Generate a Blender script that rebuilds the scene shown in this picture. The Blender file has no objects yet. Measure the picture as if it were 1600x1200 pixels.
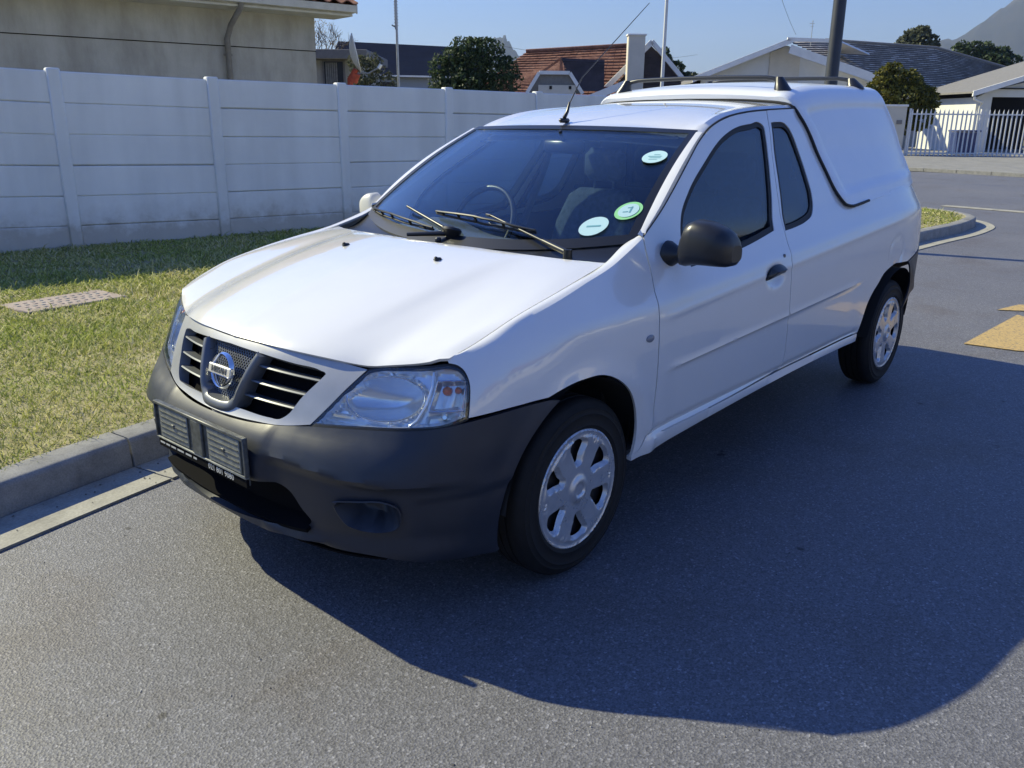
import bpy, bmesh, math, random
import numpy as np
from mathutils import Vector, Matrix, Euler
from mathutils.geometry import delaunay_2d_cdt
random.seed(7); RNG = np.random.default_rng(11)
scene = bpy.context.scene
COL = scene.collection

# ------------------------------------------------------------------ camera
def set_camera():
    cd = bpy.data.cameras.new('camera'); co = bpy.data.objects.new('camera', cd); COL.objects.link(co)
    yaw, pitch, roll = math.radians(-138.659), math.radians(17.322), math.radians(0.483)
    f = Vector((math.cos(yaw)*math.cos(pitch), math.sin(yaw)*math.cos(pitch), -math.sin(pitch)))
    r = f.cross(Vector((0, 0, 1))).normalized(); u = r.cross(f)
    r2 = r*math.cos(roll)+u*math.sin(roll); u2 = -r*math.sin(roll)+u*math.cos(roll)
    m = Matrix((( r2.x, u2.x, -f.x, 2.0475), (r2.y, u2.y, -f.y, 2.3348), (r2.z, u2.z, -f.z, 1.4458), (0, 0, 0, 1)))
    co.matrix_world = m
    cd.sensor_width = 36.0; cd.sensor_fit = 'HORIZONTAL'; cd.lens = 1327.87/1600*36
    cd.clip_start = 0.05; cd.clip_end = 12000
    scene.camera = co
set_camera()

# ------------------------------------------------------------------ world, sun, exposure
SUN_DIR = Vector((0.33, -1.30, 1.0)).normalized()
EL = math.asin(SUN_DIR.z); AZ = math.atan2(SUN_DIR.x, SUN_DIR.y)
world = bpy.data.worlds.new('World'); scene.world = world; world.use_nodes = True
wn = world.node_tree; wn.nodes.clear()
sky = wn.nodes.new('ShaderNodeTexSky'); sky.sky_type = 'NISHITA'; sky.sun_disc = False
sky.sun_elevation = EL; sky.sun_rotation = AZ
sky.altitude = 600; sky.air_density = 2.0; sky.dust_density = 0.25; sky.ozone_density = 6.0
mxs = wn.nodes.new('ShaderNodeMix'); mxs.data_type = 'RGBA'; mxs.blend_type = 'MULTIPLY'; mxs.inputs[0].default_value = 1.0; mxs.inputs[7].default_value = (.54, .73, 1.42, 1)
wn.links.new(sky.outputs[0], mxs.inputs[6])
bg = wn.nodes.new('ShaderNodeBackground'); bg.inputs['Strength'].default_value = 0.077
wo = wn.nodes.new('ShaderNodeOutputWorld')
wn.links.new(mxs.outputs[2], bg.inputs[0]); wn.links.new(bg.outputs[0], wo.inputs[0])
sl = bpy.data.lights.new('sun', 'SUN'); sl.energy = 5.0; sl.angle = math.radians(0.53); sl.color = (1.0, 0.935, 0.62)
so = bpy.data.objects.new('sun', sl); COL.objects.link(so)
so.rotation_euler = (-SUN_DIR).to_track_quat('-Z', 'Y').to_euler()
scene.view_settings.view_transform = 'Standard'; scene.view_settings.look = 'None'
scene.view_settings.exposure = 0.57; scene.view_settings.gamma = 1.0; scene.view_settings.use_curve_mapping = False
scene.cycles.max_bounces = 8; scene.cycles.transparent_max_bounces = 16
scene.cycles.caustics_reflective = False; scene.cycles.caustics_refractive = False

# ------------------------------------------------------------------ material helpers
class MT:
    def __init__(self, name):
        self.m = bpy.data.materials.new(name); self.m.use_nodes = True
        self.t = self.m.node_tree; self.t.nodes.clear()
        self.out = self.n('ShaderNodeOutputMaterial'); self.tc = None
    def n(self, ty, **kw):
        nd = self.t.nodes.new(ty)
        for k, v in kw.items(): setattr(nd, k, v)
        return nd
    def l(self, a, b): self.t.links.new(a, b)
    def co(self, kind='Object'):
        if not self.tc: self.tc = self.n('ShaderNodeTexCoord')
        return self.tc.outputs[kind]
    def noise(self, scale, detail=4, rough=.55, kind='Object', dist=0, vec=None):
        nd = self.n('ShaderNodeTexNoise'); nd.inputs['Scale'].default_value = scale
        nd.inputs['Detail'].default_value = detail; nd.inputs['Roughness'].default_value = rough
        nd.inputs['Distortion'].default_value = dist
        self.l(vec or self.co(kind), nd.inputs['Vector']); return nd.outputs['Fac']
    def voro(self, scale, feature='F1', kind='Object', out='Distance'):
        nd = self.n('ShaderNodeTexVoronoi'); nd.feature = feature; nd.inputs['Scale'].default_value = scale
        self.l(self.co(kind), nd.inputs['Vector']); return nd.outputs[out]
    def ramp(self, fac, stops):
        nd = self.n('ShaderNodeValToRGB'); e = nd.color_ramp.elements
        while len(e) < len(stops): e.new(0.5)
        for i, (p, c) in enumerate(stops):
            e[i].position = p; e[i].color = (c[0], c[1], c[2], 1) if hasattr(c, '__len__') else (c, c, c, 1)
        self.l(fac, nd.inputs[0]); return nd.outputs[0]
    def mix(self, fac, a, b, mode='MIX'):
        nd = self.n('ShaderNodeMix'); nd.data_type = 'RGBA'; nd.blend_type = mode
        for s, v in ((nd.inputs[0], fac), (nd.inputs[6], a), (nd.inputs[7], b)):
            if hasattr(v, 'is_linked'): self.l(v, s)
            elif hasattr(v, '__len__'): s.default_value = (v[0], v[1], v[2], 1)
            else: s.default_value = v
        return nd.outputs[2]
    def math(self, op, a, b=0.0):
        nd = self.n('ShaderNodeMath'); nd.operation = op
        for s, v in ((nd.inputs[0], a), (nd.inputs[1], b)):
            if hasattr(v, 'is_linked'): self.l(v, s)
            else: s.default_value = v
        return nd.outputs[0]
    def bump(self, h, strength=.3, dist=.01):
        nd = self.n('ShaderNodeBump'); nd.inputs['Strength'].default_value = strength; nd.inputs['Distance'].default_value = dist
        self.l(h, nd.inputs['Height']); return nd.outputs[0]
    def bsdf(self, color, rough=.6, metal=0, spec=.5, normal=None, coat=0, coat_rough=.03, **kw):
        b = self.n('ShaderNodeBsdfPrincipled')
        for key, v in (('Base Color', color), ('Roughness', rough), ('Metallic', metal), ('Specular IOR Level', spec),
                       ('Coat Weight', coat), ('Coat Roughness', coat_rough)):
            s = b.inputs[key]
            if hasattr(v, 'is_linked'): self.l(v, s)
            elif hasattr(v, '__len__'): s.default_value = (v[0], v[1], v[2], 1)
            else: s.default_value = v
        if normal is not None: self.l(normal, b.inputs['Normal'])
        self.l(b.outputs[0], self.out.inputs[0]); return b
def simple(name, color, rough=.6, metal=0, spec=.5, noise=None, coat=0, bump=None):
    k = MT(name); c = color; nrm = None
    if noise:
        sc, amt = noise
        f = k.noise(sc, 5, .6)
        lo = tuple(v*(1-amt) for v in color); hi = tuple(min(1, v*(1+amt)) for v in color)
        c = k.ramp(f, [(.3, lo), (.7, hi)])
    if bump: nrm = k.bump(k.noise(bump[0], 4, .6), bump[1], bump[2])
    k.bsdf(c, rough, metal, spec, nrm, coat)
    return k.m

M = {}
def build_materials():
    # car
    k = MT('white_paint'); f = k.noise(2.2, 5, .6)
    c = k.ramp(f, [(.35, (.765, .76, .735)), (.7, (.785, .78, .755))])
    r = k.ramp(k.noise(9, 5, .6), [(.3, .16), (.75, .27)])
    k.bsdf(c, r, 0, .45, k.bump(k.noise(1.6, 2, .4), .025, .03), coat=1.0, coat_rough=.03).inputs['Coat IOR'].default_value = 1.55; M['paint'] = k.m
    k = MT('canopy_gelcoat'); f = k.noise(3.1, 5, .65)
    c = k.ramp(f, [(.35, (.76, .78, .80)), (.7, (.81, .825, .84))])
    k.bsdf(c, .30, 0, .45, k.bump(k.noise(2.2, 3, .5), .05, .03), coat=.6, coat_rough=.09); M['canopy'] = k.m
    k = MT('unpainted_bumper_plastic'); f = k.noise(3.5, 6, .65); f2 = k.noise(420, 2, .5)
    c = k.ramp(f, [(.3, (.016, .021, .033)), (.75, (.026, .032, .046))])
    k.bsdf(c, k.ramp(k.noise(6, 5, .6), [(.3, .36), (.7, .55)]), 0, .5, k.bump(f2, .12, .0008)); M['plastic'] = k.m
    M['black'] = simple('gloss_black_trim', (.012, .013, .015), .32)
    M['rubber'] = simple('black_rubber_seal', (.012, .012, .013), .62)
    M['mirrorplastic'] = simple('mirror_shell_plastic', (.018, .019, .022), .34, noise=(8, .2))
    M['dark'] = simple('dark_cavity', (.008, .008, .009), 1.0, 0, .08)
    M['under'] = simple('underbody_coating', (.015, .015, .016), .85)
    k = MT('tyre_rubber'); f = k.noise(22, 4, .6)
    c = k.ramp(f, [(.3, (.008, .008, .009)), (.75, (.016, .0155, .015))]); k.bsdf(c, .72, 0, .35, k.bump(k.noise(160, 3, .5), .15, .002)); M['tyre'] = k.m
    k = MT('silver_wheel_cover'); f = k.noise(30, 4, .6)
    c = k.ramp(f, [(.3, (.54, .55, .56)), (.7, (.62, .63, .64))]); k.bsdf(c, k.ramp(k.noise(14, 5, .6), [(.3, .24), (.7, .36)]), .55, .5); M['cover'] = k.m
    M['steel'] = simple('black_steel_rim', (.02, .02, .022), .5)
    k = MT('grille_silver'); c = k.ramp(k.noise(12, 4, .6), [(.3, (.37, .375, .375)), (.7, (.42, .425, .425))]); k.bsdf(c, .36, .35, .5, coat=.2); M['silver'] = k.m
    M['grillegrey'] = simple('grille_dark_grey', (.15, .16, .175), .36, .35)
    M['chrome'] = simple('bright_chrome', (.82, .84, .87), .07, 1.0)
    M['chromesoft'] = simple('lamp_reflector', (.93, .91, .87), .15, .60, bump=(70, .10, .002))
    M['orange'] = simple('orange_bulb', (.85, .20, .03), .25)
    M['white_plastic'] = simple('white_plastic', (.7, .7, .7), .4)
    # glass
    def glass(name, tint, ior=1.5, rough=0.0, boost=1.0):
        k = MT(name); tr = k.n('ShaderNodeBsdfTransparent'); tr.inputs[0].default_value = (*tint, 1)
        g = k.n('ShaderNodeBsdfGlossy'); g.inputs['Roughness'].default_value = rough; g.inputs[0].default_value = (.95, .97, 1, 1)
        ge = k.n('ShaderNodeNewGeometry'); dt = k.n('ShaderNodeVectorMath'); dt.operation = 'DOT_PRODUCT'
        k.l(ge.outputs['Normal'], dt.inputs[0]); k.l(ge.outputs['Incoming'], dt.inputs[1])
        mx = k.n('ShaderNodeMixShader'); f0 = ((ior-1)/(ior+1))**2*boost
        p5 = k.math('POWER', k.math('SUBTRACT', 1.0, k.math('ABSOLUTE', dt.outputs['Value'])), 5.0)
        fac = k.math('ADD', k.math('MULTIPLY', p5, 1-f0), f0)
        k.l(fac, mx.inputs[0]); k.l(tr.outputs[0], mx.inputs[1]); k.l(g.outputs[0], mx.inputs[2]); k.l(mx.outputs[0], k.out.inputs[0])
        return k.m
    M['windscreen'] = glass('windscreen_glass', (.90, .95, .95), 1.58, .005)
    M['sideglass'] = glass('tinted_side_glass', (.38, .46, .54), 1.80, .005)
    M['lens'] = glass('headlight_lens', (.94, .96, .98), 1.45)
    M['amberlens'] = simple('amber_lens', (.75, .25, .05), .15)
    M['redlens'] = simple('red_lens', (.45, .02, .02), .12)
    M['indicator'] = simple('smoked_indicator_lens', (.22, .24, .28), .18, bump=(200, .3, .001))
    # interior
    M['dash'] = simple('dashboard_plastic', (.085, .09, .095), .6, noise=(60, .1))
    M['seat'] = simple('grey_seat_fabric', (.20, .215, .215), .9, noise=(40, .25))
    M['trim'] = simple('interior_trim', (.10, .105, .11), .8)
    M['headliner'] = simple('headliner', (.16, .16, .155), .95)
    M['sticker'] = simple('pale_sticker', (.48, .70, .72), .5)
    M['stickerprint'] = simple('sticker_print', (.16, .38, .42), .5)
    M['stickergreen'] = simple('sticker_green_ring', (.30, .70, .30), .5)
    M['holder'] = simple('scratched_plate_holder', (.09, .095, .09), .42, noise=(45, .5))
    M['holderlight'] = simple('worn_plate_holder_face', (.20, .21, .195), .5, noise=(60, .35))
    M['print'] = simple('white_print', (.55, .55, .52), .5)
    M['alu'] = simple('anodised_bar', (.03, .033, .04), .35, .3)
    # ground
    k = MT('asphalt'); 
    f1 = k.noise(.45, 6, .62); f2 = k.noise(190, 3, .6); v = k.n('ShaderNodeTexVoronoi'); v.inputs['Scale'].default_value = 150
    k.l(k.co(), v.inputs['Vector'])
    base = k.ramp(f1, [(.3, (.120, .120, .132)), (.55, (.138, .137, .147)), (.75, (.158, .155, .158))])
    st = k.ramp(k.noise(1.15, 7, .7, dist=.4), [(.50, (1, 1, 1)), (.68, (.78, .70, .62))])
    base = k.mix(.75, base, st, 'MULTIPLY')
    sep = k.n('ShaderNodeSeparateColor'); k.l(v.outputs['Color'], sep.inputs[0])
    agg = k.ramp(sep.outputs[0], [(0, .62), (.45, .92), (.80, 1.08), (.95, 1.30), (1.0, 1.9)])
    base = k.mix(1.0, base, agg, 'MULTIPLY')
    gr = k.ramp(f2, [(.36, .68), (.5, 1.0), (.66, 1.32)])
    base = k.mix(.9, base, gr, 'MULTIPLY')
    sp = k.ramp(k.noise(6.5, 2, .5), [(.735, (1, 1, 1)), (.76, (.3, .28, .27))])
    base = k.mix(1.0, base, sp, 'MULTIPLY')
    h = k.mix(.5, v.outputs['Distance'], f2)
    k.bsdf(base, .62, 0, .62, k.bump(h, .60, .004)); M['asphalt'] = k.m
    k = MT('yellow_road_paint'); f = k.noise(60, 5, .7)
    c = k.ramp(f, [(.36, (.17, .155, .13)), (.48, (.46, .32, .13)), (.8, (.54, .39, .18))]); k.bsdf(c, .8, 0, .3, k.bump(k.noise(150, 2, .5), .5, .003)); M['yellow'] = k.m
    def concrete(name, a, b, sc=9, bs=.35):
        k = MT(name); f = k.noise(sc, 8, .68); f2 = k.noise(sc*18, 3, .6)
        c = k.ramp(f, [(.3, a), (.7, b)])
        c = k.mix(.6, c, k.ramp(f2, [(.35, .72), (.6, 1.1)]), 'MULTIPLY')
        k.bsdf(c, .88, 0, .3, k.bump(k.mix(.5, f, f2), bs, .004)); return k.m
    M['kerb'] = concrete('weathered_kerb_concrete', (.22, .215, .20), (.36, .35, .32))
    M['gutter'] = concrete('gutter_concrete', (.26, .25, .215), (.40, .385, .33), 6)
    M['cover_conc'] = concrete('pink_grey_concrete', (.30, .24, .21), (.42, .35, .31), 12)
    M['pave'] = concrete('far_pavement', (.20, .195, .18), (.29, .28, .26), 2)
    k = MT('painted_precast_wall'); f = k.noise(1.6, 7, .62); st = k.n('ShaderNodeTexNoise'); st.inputs['Scale'].default_value = 3.2
    mp = k.n('ShaderNodeMapping'); mp.inputs['Scale'].default_value = (1.0, 1.0, .12); k.l(k.co(), mp.inputs[0]); k.l(mp.outputs[0], st.inputs['Vector']); st.inputs['Detail'].default_value = 5
    c = k.ramp(f, [(.3, (.75, .76, .75)), (.7, (.83, .84, .82))])
    c = k.mix(.38, c, k.ramp(st.outputs['Fac'], [(.38, (.80, .80, .79)), (.55, (1, 1, 1)), (.72, (1.12, 1.12, 1.1))]), 'MULTIPLY')
    gp = k.n('ShaderNodeNewGeometry'); sx = k.n('ShaderNodeSeparateXYZ'); k.l(gp.outputs['Position'], sx.inputs[0])
    hgt = k.math('SUBTRACT', sx.outputs['Z'], k.math('MULTIPLY', k.noise(5.5, 6, .7, vec=gp.outputs['Position']), .55))
    c = k.mix(k.ramp(hgt, [(.0, .62), (.14, .18), (.30, 0.0)]), c, (.34, .30, .23))
    spk = k.noise(42, 3, .7, vec=gp.outputs['Position']); c = k.mix(k.ramp(spk, [(.70, 0.0), (.76, .5)]), c, (.40, .39, .36))
    k.bsdf(c, .75, 0, .35, k.bump(k.noise(55, 4, .6), .25, .003)); M['precast'] = k.m
    k = MT('old_grey_plaster'); f = k.noise(.9, 8, .68); mp = k.n('ShaderNodeMapping'); mp.inputs['Scale'].default_value = (1.2, 1.2, .35); k.l(k.co(), mp.inputs[0])
    st = k.noise(2.3, 7, .65, vec=mp.outputs[0])
    c = k.ramp(f, [(.28, (.33, .32, .29)), (.5, (.415, .405, .37)), (.72, (.475, .465, .43))])
    c = k.mix(.8, c, k.ramp(st, [(.35, (.72, .71, .68)), (.6, (1.05, 1.05, 1.03))]), 'MULTIPLY')
    k.bsdf(c, .9, 0, .2, k.bump(k.noise(35, 6, .7), .5, .006)); M['plaster'] = k.m
    M['soil'] = concrete('verge_soil', (.22, .195, .10), (.36, .32, .18), 3)
    M['cream'] = simple('cream_wall', (.62, .57, .47), .85, noise=(1.5, .08))
    M['creamwhite'] = simple('white_wall_paint', (.66, .66, .63), .8, noise=(1.5, .06))
    M['whitetrim'] = simple('white_trim_paint', (.78, .77, .73), .6, noise=(3, .06))
    M['offwhite'] = simple('aged_white_gutter', (.50, .49, .44), .65, noise=(6, .12))
    M['pipe'] = simple('grey_pipe_paint', (.20, .19, .175), .7, noise=(8, .15))
    M['bluewall'] = simple('blue_grey_wall', (.26, .30, .36), .85)
    M['darkroof'] = simple('dark_blue_roof_sheet', (.008, .013, .032), 1.0, 0, .02, noise=(2, .15))
    M['window'] = simple('dark_house_window', (.03, .035, .045), .08, noise=(2, .2))
    M['curtain'] = simple('pale_curtain', (.22, .22, .21), .9, noise=(12, .3))
    M['hole'] = simple('dark_opening', (.012, .012, .016), .9)
    M['slate'] = simple('dark_slate_shingles', (.045, .035, .040), .8, noise=(3, .3))
    k = MT('clay_roof_tile'); f = k.noise(2.4, 6, .65); f2 = k.noise(14, 4, .6)
    c = k.ramp(f, [(.3, (.15, .065, .045)), (.5, (.23, .105, .068)), (.75, (.31, .165, .11))])
    c = k.mix(.7, c, k.ramp(f2, [(.35, .62), (.62, 1.2)]), 'MULTIPLY'); k.bsdf(c, .85, 0, .25, k.bump(f2, .4, .01)); M['clay'] = k.m
    k = MT('grey_concrete_tile'); 
    br = k.n('ShaderNodeTexBrick'); br.inputs['Scale'].default_value = 1.0; br.inputs['Brick Width'].default_value = .34; br.inputs['Row Height'].default_value = .30
    br.inputs['Mortar Size'].default_value = .012; br.inputs['Color1'].default_value = (.34, .29, .23, 1); br.inputs['Color2'].default_value = (.92, .82, .70, 1); br.inputs['Mortar'].default_value = (.12, .115, .11, 1); br.inputs['Bias'].default_value = -.45
    k.l(k.co('UV'), br.inputs['Vector'])
    c = k.mix(.8, br.outputs['Color'], k.ramp(k.noise(1.3, 6, .65), [(.35, .7), (.65, 1.25)]), 'MULTIPLY'); k.bsdf(c, .85, 0, .25); M['greytile'] = k.m
    k = MT('grass_blades'); oi = k.n('ShaderNodeNewGeometry'); rp = oi.outputs['Random Per Island']
    big = k.noise(1.1, 5, .6); 
    g1 = k.ramp(rp, [(0, (.15, .19, .045)), (.35, (.34, .37, .09)), (.62, (.50, .48, .17)), (.85, (.68, .62, .32)), (1, (.80, .73, .50))])
    g2 = k.ramp(rp, [(0, (.14, .19, .04)), (.6, (.36, .42, .09)), (1, (.56, .58, .20))])
    c = k.mix(k.ramp(big, [(.42, 0.0), (.60, 1.0)]), g1, g2)
    b = k.n('ShaderNodeBsdfPrincipled'); k.l(c, b.inputs['Base Color']); b.inputs['Roughness'].default_value = .6; b.inputs['Specular IOR Level'].default_value = .25
    tr = k.n('ShaderNodeBsdfTranslucent'); k.l(c, tr.inputs[0]); mx = k.n('ShaderNodeMixShader'); mx.inputs[0].default_value = .35
    k.l(b.outputs[0], mx.inputs[1]); k.l(tr.outputs[0], mx.inputs[2]); k.l(mx.outputs[0], k.out.inputs[0]); M['grass'] = k.m
    def leaf(name, stops, trans=.3):
        k = MT(name); oi = k.n('ShaderNodeNewGeometry'); c = k.ramp(oi.outputs['Random Per Island'], stops)
        b = k.n('ShaderNodeBsdfPrincipled'); k.l(c, b.inputs['Base Color']); b.inputs['Roughness'].default_value = .6; b.inputs['Specular IOR Level'].default_value = .3
        tr = k.n('ShaderNodeBsdfTranslucent'); k.l(c, tr.inputs[0]); mx = k.n('ShaderNodeMixShader'); mx.inputs[0].default_value = trans
        k.l(b.outputs[0], mx.inputs[1]); k.l(tr.outputs[0], mx.inputs[2]); k.l(mx.outputs[0], k.out.inputs[0]); return k.m
    M['leaf_dark'] = leaf('dark_green_leaves', [(0, (.018, .034, .016)), (.6, (.045, .075, .030)), (1, (.09, .13, .05))])
    M['leaf_yellow'] = leaf('yellow_green_leaves', [(0, (.035, .045, .010)), (.5, (.11, .115, .018)), (1, (.26, .22, .03))])
    M['leaf_grey'] = leaf('grey_green_leaves', [(0, (.05, .06, .035)), (1, (.14, .15, .085))])
    M['leaf_straw'] = leaf('dry_pale_leaves', [(0, (.22, .19, .14)), (1, (.50, .45, .38))])
    M['bark'] = simple('bark', (.06, .045, .032), .9, noise=(6, .3))
    M['lamppost'] = simple('lamp_post_paint', (.030, .034, .042), .45, noise=(5, .2))
    M['galv'] = simple('galvanised_steel', (.38, .39, .40), .45, .6, noise=(20, .15))
    M['rust'] = simple('rusty_red_steel', (.42, .07, .035), .7, noise=(15, .3))
    M['dishwhite'] = simple('dish_paint', (.72, .71, .66), .5, noise=(5, .08))
    M['palisade'] = simple('white_palisade_paint', (.70, .69, .66), .5, noise=(10, .1))
    M['bluebin'] = simple('blue_bin_plastic', (.03, .05, .16), .45)
    M['wire'] = simple('power_cable', (.05, .055, .065), .6)
    k = MT('mountain_rock'); f = k.noise(.0035, 9, .62); c = k.ramp(f, [(.35, (.022, .024, .022)), (.55, (.035, .034, .030)), (.72, (.080, .070, .060))]); k.bsdf(c, .95, 0, .1); M['mount'] = k.m
    M['earth'] = concrete('distant_ground', (.09, .085, .05), (.15, .14, .09), .4)
build_materials()
k = MT('road_grit'); oi = k.n('ShaderNodeNewGeometry'); k.bsdf(k.ramp(oi.outputs['Random Per Island'], [(0, (.03, .028, .025)), (.45, (.16, .14, .11)), (.75, (.30, .27, .22)), (1, (.48, .44, .36))]), .85); M['gritmat'] = k.m

# ------------------------------------------------------------------ object helpers
def props(o, label=None, cat=None, group=None, kind=None):
    if label: o['label'] = label
    if cat: o['category'] = cat
    if group: o['group'] = group
    if kind: o['kind'] = kind
    return o
def empty(name, loc=(0, 0, 0), rz=0, **kw):
    o = bpy.data.objects.new(name, None); o.empty_display_size = .2; COL.objects.link(o)
    o.location = loc; o.rotation_euler = (0, 0, rz); return props(o, **kw)
def mesh_obj(name, V, F, mat, parent=None, smooth=None, mats=None, fm=None, **kw):
    me = bpy.data.meshes.new(name)
    me.from_pydata([tuple(map(float, v)) for v in V], [], [tuple(int(i) for i in f) for f in F])
    for m in (mats or [mat]): me.materials.append(m)
    if fm is not None: me.polygons.foreach_set('material_index', list(fm))
    if smooth is not None:
        me.polygons.foreach_set('use_smooth', [True]*len(me.polygons))
        if smooth < 180: me.set_sharp_from_angle(angle=math.radians(smooth))
    me.update()
    o = bpy.data.objects.new(name, me); COL.objects.link(o)
    if parent: o.parent = parent
    return props(o, **kw)
class MB:
    """collects simple solids, then links them as ONE mesh object"""
    def __init__(s): s.V = []; s.F = []
    def add(s, V, F):
        b = len(s.V); s.V += [tuple(v) for v in V]; s.F += [tuple(b+i for i in f) for f in F]; return s
    def box(s, c, d, R=None, bev=0.0):
        hx, hy, hz = d[0]/2, d[1]/2, d[2]/2
        if bev > 0:
            b = min(bev, hx*.9, hy*.9, hz*.9); V = []; idx = {}
            for sx in (-1, 1):
                for sy in (-1, 1):
                    for sz in (-1, 1):
                        for ax in range(3):
                            p = [sx*(hx-b), sy*(hy-b), sz*(hz-b)]; h = (hx, hy, hz)
                            p[ax] = (sx, sy, sz)[ax]*h[ax]
                            idx[(sx, sy, sz, ax)] = len(V); V.append(p)
            F = []
            for ax in range(3):
                for sg in (-1, 1):
                    o = [a for a in range(3) if a != ax]
                    q = []
                    for (a, b2) in ((-1, -1), (1, -1), (1, 1), (-1, 1)):
                        k = [0, 0, 0]; k[ax] = sg; k[o[0]] = a; k[o[1]] = b2; q.append(idx[(k[0], k[1], k[2], ax)])
                    F.append(q)
            for ax in range(3):     # edges along ax
                o = [a for a in range(3) if a != ax]
                for a in (-1, 1):
                    for b2 in (-1, 1):
                        k1 = [0, 0, 0]; k1[ax] = -1; k1[o[0]] = a; k1[o[1]] = b2; k2 = list(k1); k2[ax] = 1
                        F.append([idx[(*k1, o[0])], idx[(*k2, o[0])], idx[(*k2, o[1])], idx[(*k1, o[1])]])
            for sx in (-1, 1):
                for sy in (-1, 1):
                    for sz in (-1, 1): F.append([idx[(sx, sy, sz, 0)], idx[(sx, sy, sz, 1)], idx[(sx, sy, sz, 2)]])
            # outward orientation
            G = []
            for f in F:
                p = [Vector(V[i]) for i in f]; n = (p[1]-p[0]).cross(p[2]-p[0]); cc = sum(p, Vector())/len(p)
                G.append(f if n.dot(cc) > 0 else f[::-1])
            F = G
        else:
            V = [(x, y, z) for x in (-hx, hx) for y in (-hy, hy) for z in (-hz, hz)]
            F = [(0, 1, 3, 2), (4, 6, 7, 5), (0, 4, 5, 1), (2, 3, 7, 6), (0, 2, 6, 4), (1, 5, 7, 3)]
        V = [Vector(v) for v in V]
        if R is not None: V = [R @ v for v in V]
        return s.add([v+Vector(c) for v in V], F)
    def tube(s, pts, rad, n=8, caps=True):
        pts = [Vector(p) for p in pts]; m = len(pts)
        rad = [rad]*m if not hasattr(rad, '__len__') else rad
        t0 = (pts[1]-pts[0]).normalized(); ref = Vector((0, 0, 1)) if abs(t0.z) < .9 else Vector((1, 0, 0))
        nrm = t0.cross(ref).normalized(); V = []; F = []
        for i in range(m):
            t = (pts[min(i+1, m-1)]-pts[max(i-1, 0)]).normalized()
            nrm = (nrm-t*nrm.dot(t)).normalized(); b = t.cross(nrm)
            for k in range(n):
                a = 2*math.pi*k/n; V.append(pts[i]+(nrm*math.cos(a)+b*math.sin(a))*rad[i])
        for i in range(m-1):
            for k in range(n):
                a = i*n+k; b2 = i*n+(k+1) % n; F.append((a, b2, b2+n, a+n))
        if caps: F += [tuple(range(n))[::-1], tuple((m-1)*n+k for k in range(n))]
        return s.add(V, F)
    def prism(s, poly, z0, z1):
        """poly in xy (ccw), extruded"""
        n = len(poly); V = [(x, y, z0) for x, y in poly]+[(x, y, z1) for x, y in poly]
        F = [tuple(range(n))[::-1], tuple(range(n, 2*n))]+[(i, (i+1) % n, n+(i+1) % n, n+i) for i in range(n)]
        return s.add(V, F)
    def slab(s, poly3, off):
        """planar 3D polygon with thickness vector off"""
        n = len(poly3); V = [Vector(p) for p in poly3]; V += [v+Vector(off) for v in V]
        nn = (V[1]-V[0]).cross(V[2]-V[0])
        F = [tuple(range(n)), tuple(range(n, 2*n))[::-1]]+[(i, n+i, n+(i+1) % n, (i+1) % n) for i in range(n)]
        if nn.dot(Vector(off)) > 0: F = [f[::-1] for f in F]
        return s.add(V, F)
    def build(s, name, mat, parent=None, smooth=None, **kw): return mesh_obj(name, s.V, s.F, mat, parent, smooth, **kw)
def frame(origin, dx, up=(0, 0, 1)):
    x = Vector(dx).normalized(); z = Vector(up).normalized(); y = z.cross(x).normalized(); z = x.cross(y)
    return Matrix((x, y, z)).transposed()

# ------------------------------------------------------------------ body surface functions (car frame: x forward from the front axle, y to the car's left, z up)
def pchip(xs,ys,x):
    xs=np.asarray(xs,float);ys=np.asarray(ys,float);x=np.asarray(x,float)
    h=np.diff(xs);d=np.diff(ys)/h
    m=np.zeros(len(xs));m[0]=d[0];m[-1]=d[-1]
    for i in range(1,len(xs)-1):
        if d[i-1]*d[i]>0:
            w1=2*h[i]+h[i-1];w2=h[i]+2*h[i-1]
            m[i]=(w1+w2)/(w1/d[i-1]+w2/d[i])
    i=np.clip(np.searchsorted(xs,x,side='right')-1,0,len(xs)-2)
    t=(x-xs[i])/h[i]
    t=np.clip(t,-.3,1.3)
    return (1+2*t)*(1-t)**2*ys[i]+t*(1-t)**2*h[i]*m[i]+t*t*(3-2*t)*ys[i+1]+t*t*(t-1)*h[i]*m[i+1]
def catmull(xs,Y,x):
    # Y [n,k]; C1 finite-difference hermite
    xs=np.asarray(xs,float);Y=np.asarray(Y,float);x=np.asarray(x,float)
    m=np.gradient(Y,xs,axis=0)
    i=np.clip(np.searchsorted(xs,x,side='right')-1,0,len(xs)-2)
    h=(xs[i+1]-xs[i]);t=((x-xs[i])/h)[...,None];h=h[...,None]
    return (1+2*t)*(1-t)**2*Y[i]+t*(1-t)**2*h*m[i]+t*t*(3-2*t)*Y[i+1]+t*t*(t-1)*h*m[i+1]
def sst(e0,e1,x):
    t=np.clip((x-e0)/(e1-e0),0,1);return t*t*(3-2*t)
ZT=[.10,.2,.32,.45,.6,.72,.78,.84,.90,.95,1.0,1.1,1.2,1.3,1.4,1.47,1.6]
YT=[.79,.815,.84,.85,.855,.852,.847,.838,.805,.778,.750,.712,.678,.643,.606,.575,.515]
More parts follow.
